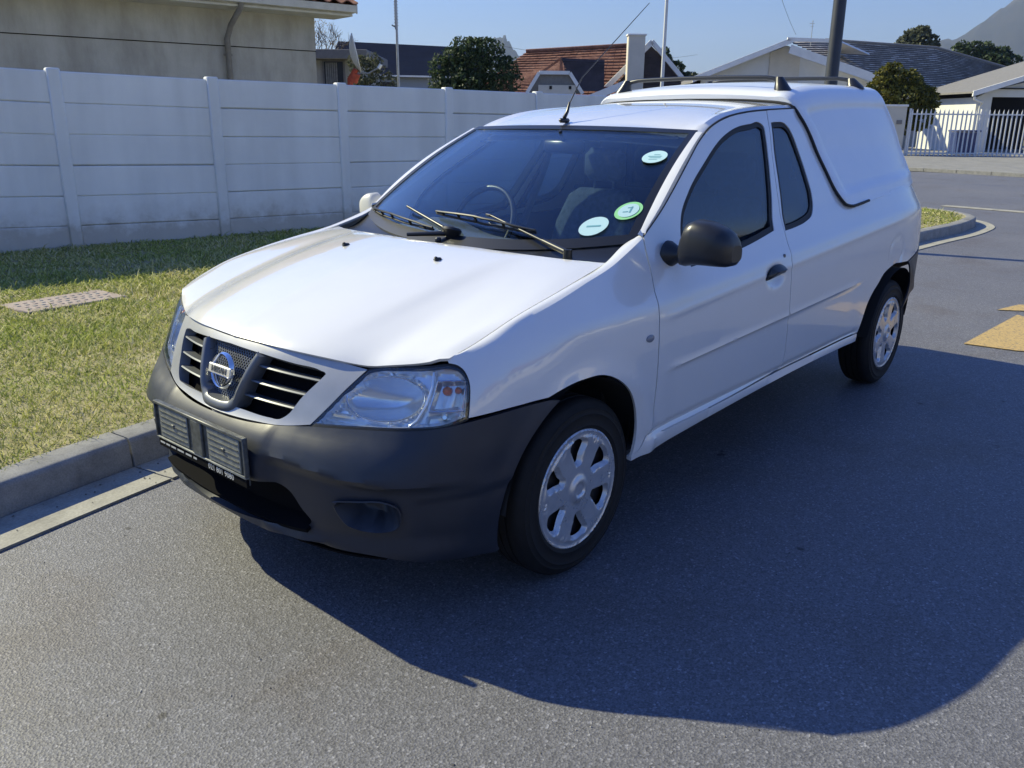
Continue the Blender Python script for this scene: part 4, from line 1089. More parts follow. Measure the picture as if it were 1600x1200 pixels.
# wheel housings, floor pan, inner shell
def inner():
    for cx in (0, -2.905):
        for s in (1, -1):
            V = []; F = []; n = 26; R = .372
            for i in range(n):
                a = math.radians(6+168*i/(n-1)); 
                for yy in (.838 if cx == 0 else float(Yside(cx+R*math.cos(a), .30+R*math.sin(a)))-.016, .56): V.append((cx+R*math.cos(a), s*yy, .30+R*math.sin(a)))
            for i in range(n-1): F.append((2*i, 2*i+1, 2*i+3, 2*i+2))
            F.append(tuple(2*i+1 for i in range(n)))
            mesh_obj('wheel_housing', V, F, M['under'], car, 60)
    mb = MB(); mb.box((-1.45, 0, .36), (2.15, 1.52, .05)); mb.box((.25, 0, .30), (.50, 1.0, .03)); mb.box((-3.2, 0, .56), (.66, 1.3, .04)); mb.box((-1.45, 0, .25), (3.6, .30, .10))
    mb.tube([(.1, .35, .22), (-1.2, .30, .20), (-2.6, .32, .22), (-3.5, .35, .27)], .03, 8)
    mb.box((-2.905, 0, .30), (.08, 1.3, .08)); mb.box((0, 0, .28), (.10, 1.3, .07)); mb.build('underbody', M['under'], car)
    # inner door/bed skins so no light leaks
    for s in (1, -1):
        G = np.array([[(x, (float(Yside(x, z))-.065)*s, z) for z in np.linspace(.32, .955, 8)] for x in np.linspace(-.34, -2.30, 20)])
        gridpanel('door_inner_skin', M['rubber'], G, .01, car, out=(0, s, 0), smooth=60)
        G = np.array([[(x, (float(Yside(x, z))-.05)*s, z) for z in np.linspace(.80, 1.05, 6)] for x in np.linspace(-2.30, -3.55, 16)])
        gridpanel('load_bed_side', M['paint'], G, .01, car, out=(0, s, 0), smooth=60)
    # firewall, engine block mass, headlining, bulkhead with rear window
    mb = MB(); mb.box((-.30, 0, .62), (.03, 1.40, .64)); mb.box((.10, 0, .52), (.70, 1.08, .44)); mb.box((.45, 0, .55), (.03, 1.0, .42)); mb.box((.38, 0, .245), (.44, .96, .02)); mb.build('engine_bay_sun_block', M['under'], car)  # hidden inner boxes and low tray added to block sun leaking through the nose
    mb = MB(); mb.box((-1.98, 0, .72), (.03, 1.46, .75)); mb.box((-1.98, 0, 1.46), (.03, 1.0, .10)); mb.box((-1.98, .475, 1.24), (.03, .17, .34)); mb.box((-1.98, -.475, 1.24), (.03, .17, .34)); mb.box((-1.98, .60, 1.12), (.03, .12, .12)); mb.box((-1.98, -.60, 1.12), (.03, .12, .12)); mb.build('cab_bulkhead', M['trim'], car)
    mb = MB(); mb.box((-1.985, 0, 1.255), (.006, .84, .33)); mb.build('bulkhead_window', M['sideglass'], car)
    mb = MB(); mb.box((-2.78, 0, .62), (1.55, 1.40, .03)); mb.build('load_bed_floor', M['trim'], car)
    G = np.array([[(x, y, pchip([-1.99, -1.5, -1.15, -.99], [1.50, 1.48, 1.425, 1.385], x)-.02-.02*(y/.55)**2) for y in np.linspace(-.55, .55, 9)] for x in np.linspace(-.99, -1.97, 8)])
    gridpanel('headlining', M['headliner'], G, .006, car, out=(0, 0, 1), smooth=60)
    # dashboard
    prof = [(-.26, .965), (-.40, .985), (-.52, .985), (-.60, .972), (-.655, .935), (-.68, .86), (-.66, .74), (-.62, .62), (-.35, .60), (-.27, .75)]
    V = []; F = []; n = 25; m = len(prof)
    for i, y in enumerate(np.linspace(-.66, .66, n)):
        hump = .055*math.exp(-((y+.36)/.17)**2)
        for k, (x, z) in enumerate(prof): V.append((x-(hump*.3 if k in (3, 4) else 0), y, z+(hump if k in (2, 3) else hump*.5 if k in (1, 4) else 0)))
    for i in range(n-1):
        for k in range(m): F.append((i*m+k, i*m+(k+1) % m, (i+1)*m+(k+1) % m, (i+1)*m+k))
    F += [tuple(range(m))[::-1], tuple((n-1)*m+k for k in range(m))]
    mesh_obj('dashboard', V, F, M['dash'], car, 50)
    # steering wheel (right-hand drive)
    sw = empty('steering_wheel', (-.80, -.36, .985)); sw.parent = car; sw.rotation_euler = (0, math.radians(64), 0)
    V = []; F = []; n, m2 = 48, 10
    for i in range(n):
        a = 2*math.pi*i/n
        for k in range(m2):
            b = 2*math.pi*k/m2; r = .178+.014*math.cos(b); V.append((r*math.cos(a), r*math.sin(a), .014*math.sin(b)))
    for i in range(n):
        for k in range(m2): F.append((i*m2+k, ((i+1) % n)*m2+k, ((i+1) % n)*m2+(k+1) % m2, i*m2+(k+1) % m2))
    mesh_obj('wheel_rim', V, F, M['black'], sw, 60)
    mb = MB(); mb.box((0, 0, -.02), (.11, .12, .05), bev=.02); mb.box((0, 0, -.01), (.03, .34, .018), bev=.005); mb.box((.09, 0, -.01), (.17, .03, .018), bev=.005); mb.tube([(0, 0, -.02), (0, 0, -.25)], .03, 10); mb.build('wheel_hub', M['dash'], sw, 50)
    # seats
    for yy in (.36, -.36):
        st = empty('seat', (-1.35, yy, .42)); st.parent = car
        mb = MB(); mb.box((.02, 0, .12), (.50, .50, .14), bev=.05); mb.build('seat_cushion', M['seat'], st, 50)
        V = []; F = []
        rows = [(-.22, .14, .24, .08), (-.27, .30, .255, .075), (-.33, .50, .245, .065), (-.375, .64, .20, .055), (-.385, .675, .15, .03)]
        k = 16
        for (x, z, hw, th) in rows:
            for a in range(k):
                t = 2*math.pi*a/k; c = abs(math.cos(t))**.5*np.sign(math.cos(t)); s_ = abs(math.sin(t))**.5*np.sign(math.sin(t)); V.append((x+th*c, hw*s_, z))
        for i in range(len(rows)-1):
            for a in range(k): F.append((i*k+a, i*k+(a+1) % k, (i+1)*k+(a+1) % k, (i+1)*k+a))
        F += [tuple(range(k))[::-1], tuple((len(rows)-1)*k+a for a in range(k))]
        mesh_obj('seat_back', V, F, M['seat'], st, 60)
        mb = MB(); mb.box((-.395, 0, .80), (.09, .26, .17), bev=.04); mb.tube([(-.39, .06, .66), (-.395, .06, .74)], .007, 8); mb.tube([(-.39, -.06, .66), (-.395, -.06, .74)], .007, 8); mb.build('headrest', M['seat'], st, 50)
    # rear view mirror, sun visors
    mb = MB(); mb.box((-.93, 0, 1.335), (.03, .22, .06), bev=.014); mb.tube([(-.93, 0, 1.35), (-.90, 0, 1.40)], .008, 8); mb.build('interior_mirror', M['black'], car, 50)
    for s in (1, -1):
        mb = MB(); mb.box((-1.08, .33*s, 1.395), (.15, .36, .014), Matrix.Rotation(math.radians(12), 3, 'Y'), bev=.005); mb.build('sun_visor', M['headliner'], car, 50)
        mb = MB(); mb.tube([(-1.60, .60*s, 1.34), (-1.58, .66*s, 1.15), (-1.50, .72*s, .90)], .022, 6); mb.build('seat_belt', M['trim'], car, 50)
inner()

# ------------------------------------------------------------------ headlights
def headlights():
    outline = [(.407, .613, 1), (.455, .680), (.52, .7655, 1), (.555, .775), (.61, .7815), (.70, .790), (.775, .797), (.815, .792), (.842, .780), (.862, .762), (.876, .70), (.8785, .660, 1), (.80, .641), (.74, .636), (.613, .6265), (.50, .6185)]
    ol = crom(outline, .010); first = None
    def ell(b, z, cb, cz, rb, rz): return np.hypot((b-cb)/rb, (z-cz)/rz)
    def depth(b, z):
        d = np.full_like(b, .030); e = ell(b, z, .595, .704, .118, .058)
        d = d+.055*(1-np.clip(e, 0, 1)**2)
        d = d-.012*np.exp(-((e-1.05)/.06)**2)
        # indicator box
        k = sst(.735, .745, b)*sst(.862, .852, b)*sst(.678, .685, z)*sst(.765, .757, z)
        d = d+.022*k+.003*k*np.cos(b*900)*1.0
        k2 = sst(.735, .75, b)*sst(.672, .660, z); d = d+.012*k2
        d = d+.006*sst(.58, .50, b)*np.sin(z*260)*sst(1.0, 1.25, e)
        d = d*sst(-.001, .012, dist_poly(np.stack([b, z], 1), ol))+.004
        return d
    for s in (1, -1):
        hl = empty('headlight', (0, 0, 0)); hl.parent = car
        fn = lambda b, z, s=s: S2(b, z)*np.array([1, s, 1])
        V2, F = tri_region(ol, (), .0065); P = S2(V2[:, 0], V2[:, 1]); N = vnormals(P, F); N *= np.sign(N[:, 0].sum())
        Q = P-N*depth(V2[:, 0], V2[:, 1])[:, None]; Q[:, 1] *= s; V, FF, _ = solid(Q, F, .003, out=(1, .6*s, 0)); mesh_obj('lamp_reflector', V, FF, M['chromesoft'], hl, 25)
        P2 = P-N*.001; P2[:, 1] *= s; V, FF, _ = solid(P2, F, .003, out=(1, .6*s, 0)); mesh_obj('lamp_lens', V, FF, M['lens'], hl, 60)
        # dark gasket
        o2 = inset(ol, -.006); o3 = inset(ol, .004); V2, F = tri_region(o2, [o3], .02); P = S2(V2[:, 0], V2[:, 1]); N = vnormals(P, F); N *= np.sign(N[:, 0].sum()); P = P-N*.004; P[:, 1] *= s
        V, FF, _ = solid(P, F, .03, out=(1, .6*s, 0)); mesh_obj('lamp_gasket', V, FF, M['rubber'], hl, 50)
        # bulbs
        def at(b, z, dep):
            p = S2([b], [z])[0]; q = S2([b+.003, b], [z, z+.003]); n = np.cross(q[0]-p, q[1]-p); n /= np.linalg.norm(n); n *= np.sign(n[0]); p = p-n*dep; p[1] *= s; n[1] *= s; return Vector(p), Vector(n)
        p, n = at(.60, .708, .080); mb = MB(); mb.tube([p, p+n*.012, p+n*.016], [.008, .008, .004], 14); mb.build('headlamp_bulb', M['lens'], hl, 40)
        for b_, sz in ((.782, .013), (.835, .010)):
            p, n = at(b_, .738, .050); mb = MB(); pts = [p+n*t for t in (0, .008, .018, .024)]; mb.tube(pts, [sz, sz, sz*.8, sz*.3], 12); mb.build('indicator_bulb', M['orange'], hl, 40)
        p, n = at(.80, .665, .036); mb = MB(); mb.tube([p, p+n*.014], [.010, .006], 12); mb.build('side_lamp_bulb', M['chrome'], hl, 40)
        # bezel ring round the main reflector and partition bar
        mb = MB(); pts = []
        for t in np.linspace(0, 2*math.pi, 49):
            q, n = at(.595+.118*math.cos(t), .704+.058*math.sin(t), .022); pts.append(q)
        mb.tube(pts, .0028, 6, False); mb.build('reflector_bezel', M['chrome'], hl, 60)
        mb = MB(); pts = [at(b, z, .018)[0] for b, z in ((.715, .784), (.728, .745), (.728, .70), (.712, .655), (.695, .640))]; mb.tube(pts, .0045, 8); mb.build('lamp_partition', M['chromesoft'], hl, 60)
        mb = MB(); pts = [at(b, z, .014)[0] for b, z in ((.742, .762), (.858, .762), (.864, .680), (.742, .680), (.742, .762))]; mb.tube(pts, .003, 6); mb.build('indicator_bezel', M['chrome'], hl, 60)
headlights()

# ------------------------------------------------------------------ door mirrors and wipers
def mirrors():
    for s in (1, -1):
        mr = empty('door_mirror', (0, 0, 0)); mr.parent = car
        if s < 0: mr.scale = (.72, .72, .72); mr.location = (-.57*.28, -.70*.28, 1.045*.28+.01)
        # mount: flared cup on the door
        V = []; F = []; k = 20; c0 = np.array([-.575, .753, .990])
        rings = [(0, .048, .052), (.012, .046, .050), (.030, .036, .038), (.055, .024, .024), (.085, .024, .020), (.12, .028, .024)]
        ax = np.array([-.03, 1.0, .10]); ax /= np.linalg.norm(ax)
        for (t, rx, rz) in rings:
            for a in range(k):
                th = 2*math.pi*a/k; p = c0+ax*t+np.array([rx*math.cos(th), 0, rz*math.sin(th)]); V.append((p[0], p[1]*s, p[2]))
        for i in range(len(rings)-1):
            for a in range(k): F.append((i*k+a, i*k+(a+1) % k, (i+1)*k+(a+1) % k, (i+1)*k+a) if s < 0 else (i*k+a, (i+1)*k+a, (i+1)*k+(a+1) % k, i*k+(a+1) % k))
        F += [tuple(range(k))]
        mesh_obj('mirror_mount', V, F, M['mirrorplastic'], mr, 50)
        # housing: superellipse sections along y
        rows = [(.822, .026, .030, -.555, 1.006), (.832, .045, .052, -.560, 1.018), (.850, .062, .074, -.566, 1.038), (.88, .070, .077, -.572, 1.049), (.93, .073, .073, -.578, 1.046), (.965, .071, .066, -.584, 1.039), (.990, .064, .058, -.588, 1.032), (1.004, .050, .046, -.590, 1.024), (1.010, .028, .028, -.591, 1.018)]
        V = []; F = []; k = 28
        for (y, rx, rz, cx, cz) in rows:
            for a in range(k):
                th = 2*math.pi*a/k; c = np.sign(math.cos(th))*abs(math.cos(th))**.62; z_ = np.sign(math.sin(th))*abs(math.sin(th))**(.75 if math.sin(th) > 0 else .5)
                # flat rear (mirror side), bulged front
                xx = cx+(rx*1.0*c if c > 0 else .045*c); V.append((xx, y*s, cz+rz*z_))
        for i in range(len(rows)-1):
            for a in range(k):
                q = (i*k+a, i*k+(a+1) % k, (i+1)*k+(a+1) % k, (i+1)*k+a); F.append(q if s < 0 else q[::-1])
        F += [tuple(range(k)), tuple((len(rows)-1)*k+a for a in range(k))]
        mesh_obj('mirror_housing', V, F, M['mirrorplastic'] if s > 0 else M['sunlitmirror'] if 'sunlitmirror' in M else M['mirrorplastic'], mr, 50)
        mb = MB(); mb.box((-.627, .925*s, 1.032), (.004, .130, .095), bev=.001); mb.build('mirror_glass', M['chrome'], mr)
M['sunlitmirror'] = simple('sunlit_mirror_shell', (.55, .55, .53), .4)  # sun on the far black shell put into this pale colour
mirrors()
def wipers():
    def on(y, z, lift):
        # find the point of the screen at height z and lateral y
        best = None
        for v in np.linspace(0, .6, 121):
            hw = .712+(.590-.712)*v; u = y/hw; p = WSF(u, v)
            if best is None or abs(p[2]-z) < best[0]: best = (abs(p[2]-z), p)
        p = best[1]; return Vector((p[0]+lift*.5, p[1], p[2]+lift*.86))
    for (a, b, pv, mid, nm) in (((-.638, 1.050), (-.085, 1.024), (-.10, .08), (-.352, 1.079), 'left'), ((-.148, 1.076), (.376, 1.047), (.50, 1.0), (.141, 1.080), 'right')):
        w = empty('wiper', (0, 0, 0)); w.parent = car
        n = 12; A = [on(a[0]+(b[0]-a[0])*t, a[1]+(b[1]-a[1])*t, .012) for t in np.linspace(0, 1, n)]
        mb = MB(); mb.tube(A, .005, 6); mb.build('wiper_blade', M['rubber'], w)
        mb = MB(); B = [p+Vector((.5, 0, .86))*(.010+.016*math.sin(math.pi*i/(n-1))) for i, p in enumerate(A)]; mb.tube(B, .0045, 6)
        for i in (1, 3, 5, 8, 10): mb.tube([A[i], B[i]], .005, 6)
        mb.build('blade_frame', M['black'], w, 50)
        m = on(mid[0], mid[1], .022)
        if nm == 'right':
            base = Vector((-.245, .565, 1.012)); mb = MB(); kx = base+(m-base)*.30
            mb.tube([base, kx], [.012, .010], 8); mb.tube([kx, m], [.006, .0045], 8); mb.tube([m, m+Vector((-.01, -.03, .0))], .006, 8)
            mb.build('wiper_arm', M['mirrorplastic'], w, 50); mb = MB(); mb.tube([base+Vector((0, 0, -.035)), base+Vector((0, 0, .012))], [.018, .015], 14); mb.build('wiper_pivot', M['black'], w, 50)
        else:
            base = Vector((-.235, .015, 1.035)); mb = MB(); mb.tube([base, m], [.008, .005], 8); mb.build('wiper_arm', M['mirrorplastic'], w, 50)
            mb = MB(); V = []; F = []; k = 18
            for (t, r1, r2) in ((-.03, .020, .016), (-.012, .036, .026), (.008, .046, .032), (.016, .040, .028), (.019, .02, .014)):
                for q in range(k): th = 2*math.pi*q/k; V.append((base.x+r2*math.cos(th), base.y+.0+r1*math.sin(th), base.z+t+.008*math.cos(th)))
            for i in range(4):
                for q in range(k): F.append((i*k+q, i*k+(q+1) % k, (i+1)*k+(q+1) % k, (i+1)*k+q))
            F += [tuple(range(k))[::-1], tuple(4*k+q for q in range(k))]
            mesh_obj('wiper_pivot', V, F, M['mirrorplastic'], w, 40)
            mb = MB(); mb.tube([base+Vector((.01, -.01, -.005)), (-.135, -.125, 1.022)], [.011, .007], 8); mb.box((base.x+.09, base.y+.02, 1.014), (.022, .018, .022), bev=.004); mb.build('wiper_link', M['mirrorplastic'], w, 50)
wipers()

# ------------------------------------------------------------------ ground, road, verge, kerb
def curve_pts(pts, step):
    P = crom([(p[0], p[1]) for p in pts], step, closed=False); return P
KF = [(9.0, 1.6), (5.0, .15), (2.6, -.63), (1.15, -1.0), (.45, -1.135), (-1.5, -1.22), (-4.5, -1.16), (-9.4, -.93), (-11.2, -.83), (-11.9, -.90), (-12.55, -1.25), (-12.95, -1.85), (-13.1, -2.6), (-13.25, -5.0), (-13.5, -9.0)]
def build_ground():
    mesh_obj('ground', [(-9000, -9000, -.05), (9000, -9000, -.05), (9000, 9000, -.05), (-9000, 9000, -.05)], [(0, 1, 2, 3)], M['earth'], kind='structure')
    n = 60; V = []; F = []
    mesh_obj('road', [(-26.3, -30, 0), (22, -30, 0), (22, 7.6, 0), (-26.3, 7.6, 0)], [(0, 1, 2, 3)], M['asphalt'], kind='structure')
    # kerb face line resampled
    K = crom(KF, .05, closed=False); d = np.r_[0, np.cumsum(np.hypot(*np.diff(K, axis=0).T))]
    def at(s): return np.array([np.interp(s, d, K[:, 0]), np.interp(s, d, K[:, 1])])
    def nrm(s):
        a = at(s-.03); b = at(s+.03); t = (b-a)/np.linalg.norm(b-a); return np.array([-t[1], t[0]])   # towards... decided below
    # side: verge side is -y for the long stretch
    def off(s, o):
        n_ = nrm(s); n_ = n_ if n_ @ np.array([.0, 1.0]) > -.99 and True else n_
        return at(s)-n_*o*SG
    global SG; SG = 1.0
    tst = off(d[-1]*.3, 1.0); SG = 1.0 if tst[1] < at(d[-1]*.3)[1] else -1.0
    L = d[-1]
    kerb = empty('kerb', (0, 0, 0), kind='structure'); gut = empty('gutter', (0, 0, 0), kind='structure')
    # one stone joint falls at x=.62 in front of the truck
    s0 = np.interp(-.58, -K[:, 0], d); st = 1.0; k0 = int(s0/st); start = s0-k0*st
    j = 0
    ss = [start+i*st for i in range(-1, int((L-start)/st)+1)]
    for s in ss:
        a = max(0, s)+.004; b = min(L, s+st)-.004
        if b-a < .2: continue
        q = np.linspace(a, b, 5 if at(a)[0] > -10.5 else 7); V = []; F = []
        dz = random.uniform(-.004, .004); dy = random.uniform(-.004, .004)
        prof = [(0.0+dy, -.03), (.012+dy, .105+dz), (.020+dy, .122+dz), (.035+dy, .130+dz), (.145+dy, .134+dz), (.15+dy, -.03)]
        for t in q:
            for (o, z) in prof: p = off(t, o); V.append((p[0], p[1], z))
        m = len(prof)
        for i in range(len(q)-1):
            for k in range(m-1): F.append((i*m+k, (i+1)*m+k, (i+1)*m+k+1, i*m+k+1))
        F += [tuple(range(m)), tuple((len(q)-1)*m+k for k in range(m))[::-1]]
        mesh_obj('kerb_stone', V, F, M['kerb'], kerb, 50)
        # gutter slab, .25 wide, slightly dished
        V = []; F = []; w0, w1 = -.002, -.245
        for t in q:
            for (o, z) in ((w0, .006), (-.05, .005), (-.20, .007), (w1, .010), (w1, -.03)): p = off(t, o); V.append((p[0], p[1], z))
        for i in range(len(q)-1):
            for k in range(4): F.append((i*5+k, i*5+k+1, (i+1)*5+k+1, (i+1)*5+k))
        F += [tuple(range(5)), tuple((len(q)-1)*5+k for k in range(5))]
        mesh_obj('gutter_slab', V, F, M['gutter'], gut, 60)
    # joint filler under kerb & gutter
    # verge surface: strip from kerb back to well behind the wall
    q = np.linspace(0, L, 160); V = []; F = []
    back = [.15, .6, 1.4, 2.6, 4.0, 5.6]
    for t in q:
        p0 = off(t, .148)
        for i, o in enumerate(back):
            f = i/(len(back)-1); tgt = np.array([max(p0[0], -13.3)-0*f, -30.0])
            p = p0*(1-f)+np.array([p0[0] if p0[0] > -11.8 else p0[0]*(1-f)+(-13.6)*f, -9.0])*f
            V.append((p[0], p[1], .126+.02*f))
    m = len(back)
    for i in range(len(q)-1):
        for k in range(m-1): F.append((i*m+k, (i+1)*m+k, (i+1)*m+k+1, i*m+k+1))
    mesh_obj('verge', V, F, M['soil'], None, kind='structure')
    # yards behind the wall
    mesh_obj('yard', [(22, -8.9, .14), (-13.45, -8.9, .14), (-13.45, -60, .14), (22, -60, .14)], [(0, 1, 2, 3)], M['soil'], kind='structure')
    # channel strip across the side street mouth
    ch = empty('road_channel', (0, 0, 0), kind='structure')
    for k in range(14):
        y0 = -2.2+k*.9; x0 = -14.83+.17*(y0+2.5); x1 = x0+.17*.9
        mb = MB(); mb.slab([(x0, y0, .004), (x0-.26, y0+.04, .004), (x1-.26, y0+.93, .004), (x1, y0+.885, .004)], (0, 0, .006)); mb.build('channel_slab', M['gutter'], ch)
    # far kerb and pavement
    fk = empty('far_kerb', (0, 0, 0), kind='structure')
    for k in range(26):
        y0 = -14+k*1.0; x0 = -25.05+.245*y0*1.0; x1 = x0+.245*.985
        mb = MB(); mb.slab([(x0, y0, 0), (x0-.15, y0, 0), (x1-.15, y0+.985, 0), (x1, y0+.985, 0)], (0, 0, .10)); mb.build('kerb_stone', M['kerb'], fk)
    mesh_obj('far_pavement', [(-25.2+.245*-14, -14, .096), (-25.2+.245*12, 12, .096), (-60, 12, .098), (-60, -14, .098)], [(0, 1, 2, 3)], M['pave'], kind='structure')
    mesh_obj('far_yard', [(-25.3+.245*-14, -14.01, .02), (-70, -14.01, .02), (-70, -60, .02), (-26.31, -60, .02)], [(0, 1, 2, 3)], M['pave'], kind='structure')
    # opposite verge and kerb (behind the photographer, seen only in reflections)
    mb = MB(); mb.box((-2, 13.6, .06), (48, 12, .12)); mb.build('opposite_pavement', M['pave'], kind='structure')
    # yellow road arrow
    mb = MB(); mb.slab([(-4.22, .93, .004), (-5.50, .985, .004), (-5.48, 1.02, .004), (-5.0, 1.5, .004), (-4.95, 1.9, .004), (-4.60, 1.9, .004), (-4.26, 1.245, .004)], (0, 0, .003))
    mb.slab([(-5.60, .82, .004), (-5.95, .90, .004), (-6.6, 1.9, .004), (-6.2, 1.9, .004), (-5.72, 1.02, .004)], (0, 0, .003))
    mb.build('yellow_road_marking', M['yellow'], None, kind='structure')
    return at, off, L
KAT, KOFF, KL = build_ground()
def ksurf(x):   # y of the kerb back line for the long stretch
    K = crom(KF, .1, closed=False); m = K[:, 0] > -11.2; return np.interp(x, K[m][::-1, 0], K[m][::-1, 1])-.15

def grass():
    n = 330000
    # density weighted towards the camera
    x = RNG.uniform(-13.4, 3.0, n*2); y = RNG.uniform(-8.3, -.6, n*2)
    near = np.exp(-np.hypot(x-2.05, y-2.33)/4.2)*3.2+.10
    far = (x < -7.5) & (y > -4.5); near[far] = .22
    keep = RNG.random(n*2) < near; x = x[keep]; y = y[keep]
    kb = ksurf(np.clip(x, -11.2, 3)); ok = y < kb+RNG.normal(.004, .022, len(x))
    # corner region
    lim = np.interp(x, [-13.4, -12.9, -12.3, -11.7, -11.2], [-8, -2.3, -1.35, -1.05, -.98]); ok &= ~((x < -11.2) & (y > lim))
    # drain slab stays clear
    ok &= ~((x > -.74) & (x < -.02) & (y > -4.38) & (y < -4.02+.0*x))
    # bare patches
    ph = np.sin(x*2.1+1.3)*np.cos(y*2.7-.4)+.6*np.sin(x*5.3-y*4.1)+.4*np.sin(x*9.7+y*7.3)
    ok &= RNG.random(len(x)) < np.clip(1.05-.30*np.clip(ph-.4, 0, 2), .4, 1)
    x = x[ok][:n]; y = y[ok][:n]; k = len(x)
    dist = np.hypot(x-2.05, y-2.33)
    h = RNG.gamma(5, .0042, k)*(1+.22*np.clip(-ph[ok][:n], -1, 1.5))+.006; h[RNG.random(k) < .012] *= 2.3
    w = (.0016+.0006*RNG.random(k))*np.clip(dist/3.2, 1, 4.5)
    th = RNG.uniform(0, 2*math.pi, k); ln = RNG.normal(0, .9, (k, 2))*h[:, None]
    z0 = .126+.02*np.clip((-1.2-y)/7.8, 0, 1)-.003
    dx = np.cos(th)*w; dy = np.sin(th)*w
    V = np.zeros((k, 5, 3))
    V[:, 0] = np.stack([x-dx, y-dy, z0], 1); V[:, 1] = np.stack([x+dx, y+dy, z0], 1)
    mx = x+ln[:, 0]*.45; my = y+ln[:, 1]*.45
    V[:, 2] = np.stack([mx+dx*.8, my+dy*.8, z0+h*.62], 1); V[:, 3] = np.stack([mx-dx*.8, my-dy*.8, z0+h*.62], 1)
    V[:, 4] = np.stack([x+ln[:, 0], y+ln[:, 1], z0+h*(.85+.15*RNG.random(k))], 1)
    me = bpy.data.meshes.new('grass'); me.vertices.add(k*5); me.vertices.foreach_set('co', V.ravel())
    base = (np.arange(k)*5)[:, None]; li = np.concatenate([base+np.array([0, 1, 2, 3]), base+np.array([3, 2, 4])], 1).ravel()
    me.loops.add(k*7); me.loops.foreach_set('vertex_index', li.astype(np.int32))
    st = np.stack([np.arange(k)*7, np.arange(k)*7+4], 1).ravel(); tot = np.tile([4, 3], k)
    me.polygons.add(k*2); me.polygons.foreach_set('loop_start', st.astype(np.int32))
    try: me.polygons.foreach_set('loop_total', tot.astype(np.int32))
    except Exception: pass
    me.materials.append(M['grass']); me.update(calc_edges=True); me.validate()
    o = bpy.data.objects.new('grass', me); COL.objects.link(o)
    props(o, 'short sunlit and shaded verge grass between the kerb and the white wall', 'grass', kind='stuff')
grass()
def verge_things():
    dc = empty('drain_cover', (-.39, -4.20, .122), math.radians(6), label='pinkish concrete drain cover set flush in the grass verge', cat='drain cover')
    mb = MB(); mb.box((0, 0, .0), (.74, .42, .05), bev=.008); mb.build('cover_slab', M['cover_conc'], dc, 40)
    k = 0
    for i in range(11):
        for j in range(4):
            q = MB(); q.box((-.29+i*.058+(j % 2)*.02, -.115+j*.075, .026), (.028, .028, .006), Matrix.Rotation(random.uniform(-.2, .2), 3, 'Z'), bev=.003); q.build('raised_stud', M['kerb'] if (i+j) % 3 else M['cover_conc'], dc)
verge_things()
def grit():
    # small stones, crumbs of tar and dry leaf bits swept against the kerb and strewn thinly over the road
    g = np.random.default_rng(31); P = []
    for _ in range(900):
        s = g.uniform(2.0, KL-2); o = -abs(g.normal(0, .09))-.01; p = KOFF(s, o); P.append((p[0], p[1], g.uniform(.0015, .005), .008))
    for _ in range(700):
        P.append((g.uniform(-6, 2.2), g.uniform(-.7, 3.2), g.uniform(.001, .0032), .0))
    V = []; F = []
    for (x, y, r, z) in P:
        a = g.uniform(0, 6.28); e = g.uniform(.6, 1.6); b = len(V); c, s_ = math.cos(a), math.sin(a)
        for (u, v, w) in ((-1, 0, 0), (0, -1, 0), (1, 0, 0), (0, 1, 0), (0, 0, .9), ):
            u *= r*e; v *= r; V.append((x+u*c-v*s_, y+u*s_+v*c, z+w*r+.001))
        F += [(b, b+1, b+4), (b+1, b+2, b+4), (b+2, b+3, b+4), (b+3, b, b+4), (b+3, b+2, b+1, b)]
    o = mesh_obj('grit', V, F, M['gritmat']); props(o, 'small stones and dry debris in the gutter and on the road', 'grit', kind='stuff')
grit()

# ------------------------------------------------------------------ precast boundary wall
WD = Vector((-.986, .164, 0)).normalized(); WN = Vector((-.164, -.986, 0)).normalized()   # along, away from the road
def precast_wall():
    root = empty('precast_wall', (-1.60, -6.90, .145), math.atan2(WD.y, WD.x), label='long white painted precast concrete panel wall behind the grass verge', cat='wall')
    # local x runs back along the wall; +y local = towards the road? (computed below)
    ly = Vector((-math.sin(root.rotation_euler.z), math.cos(root.rotation_euler.z), 0)); sg = 1 if ly.dot(-WN) > 0 else -1
    sp = 1.57
    tops = [(-4, 1.80), (-1, 1.775), (0, 1.725), (1, 1.695), (2, 1.682), (3, 1.672), (4, 1.66), (12, 1.61)]
    def top(i): return np.interp(i, [t[0] for t in tops], [t[1] for t in tops])
    pm = None
    for i in range(-3, 9):
        z = top(i); mb = MB(); w = .125
        mb.box((i*sp, -.02*sg, (z+.018-.25)/2), (w, .115, z+.018+.25), bev=.012)
        o = mb.build('wall_post', M['precast'], root, 40)
        if i == 8: break
        z2 = top(i+1); ph = .302
        for k in range(7):
            za = z-.005-k*ph; zb = z2-.005-k*ph
            if za-ph < -.55: break
            jx = random.uniform(-.004, .004); jy = random.uniform(-.003, .003)
            x0 = i*sp+w/2-.02; x1 = (i+1)*sp-w/2+.02
            # chamfered panel with slightly proud face
            V = []; f0 = .030+jy
            for (x, zz) in ((x0, za), (x1, zb)):
                for (y, dz) in ((-.02, -ph-.012), (f0-.010, -ph+.003), (f0, -ph+.012), (f0, -.012), (f0-.010, -.002), (-.02, -.006)): V.append((x, (y-.02)*sg, zz+dz+jx))
            F = [(k2, (k2+1) % 6, 6+(k2+1) % 6, 6+k2) for k2 in range(6)]+[tuple(range(6))[::-1], tuple(range(6, 12))]
            if sg < 0: F = [f[::-1] for f in F]
            mesh_obj('wall_panel', V, F, M['precast'], root)
    return root
precast_wall()

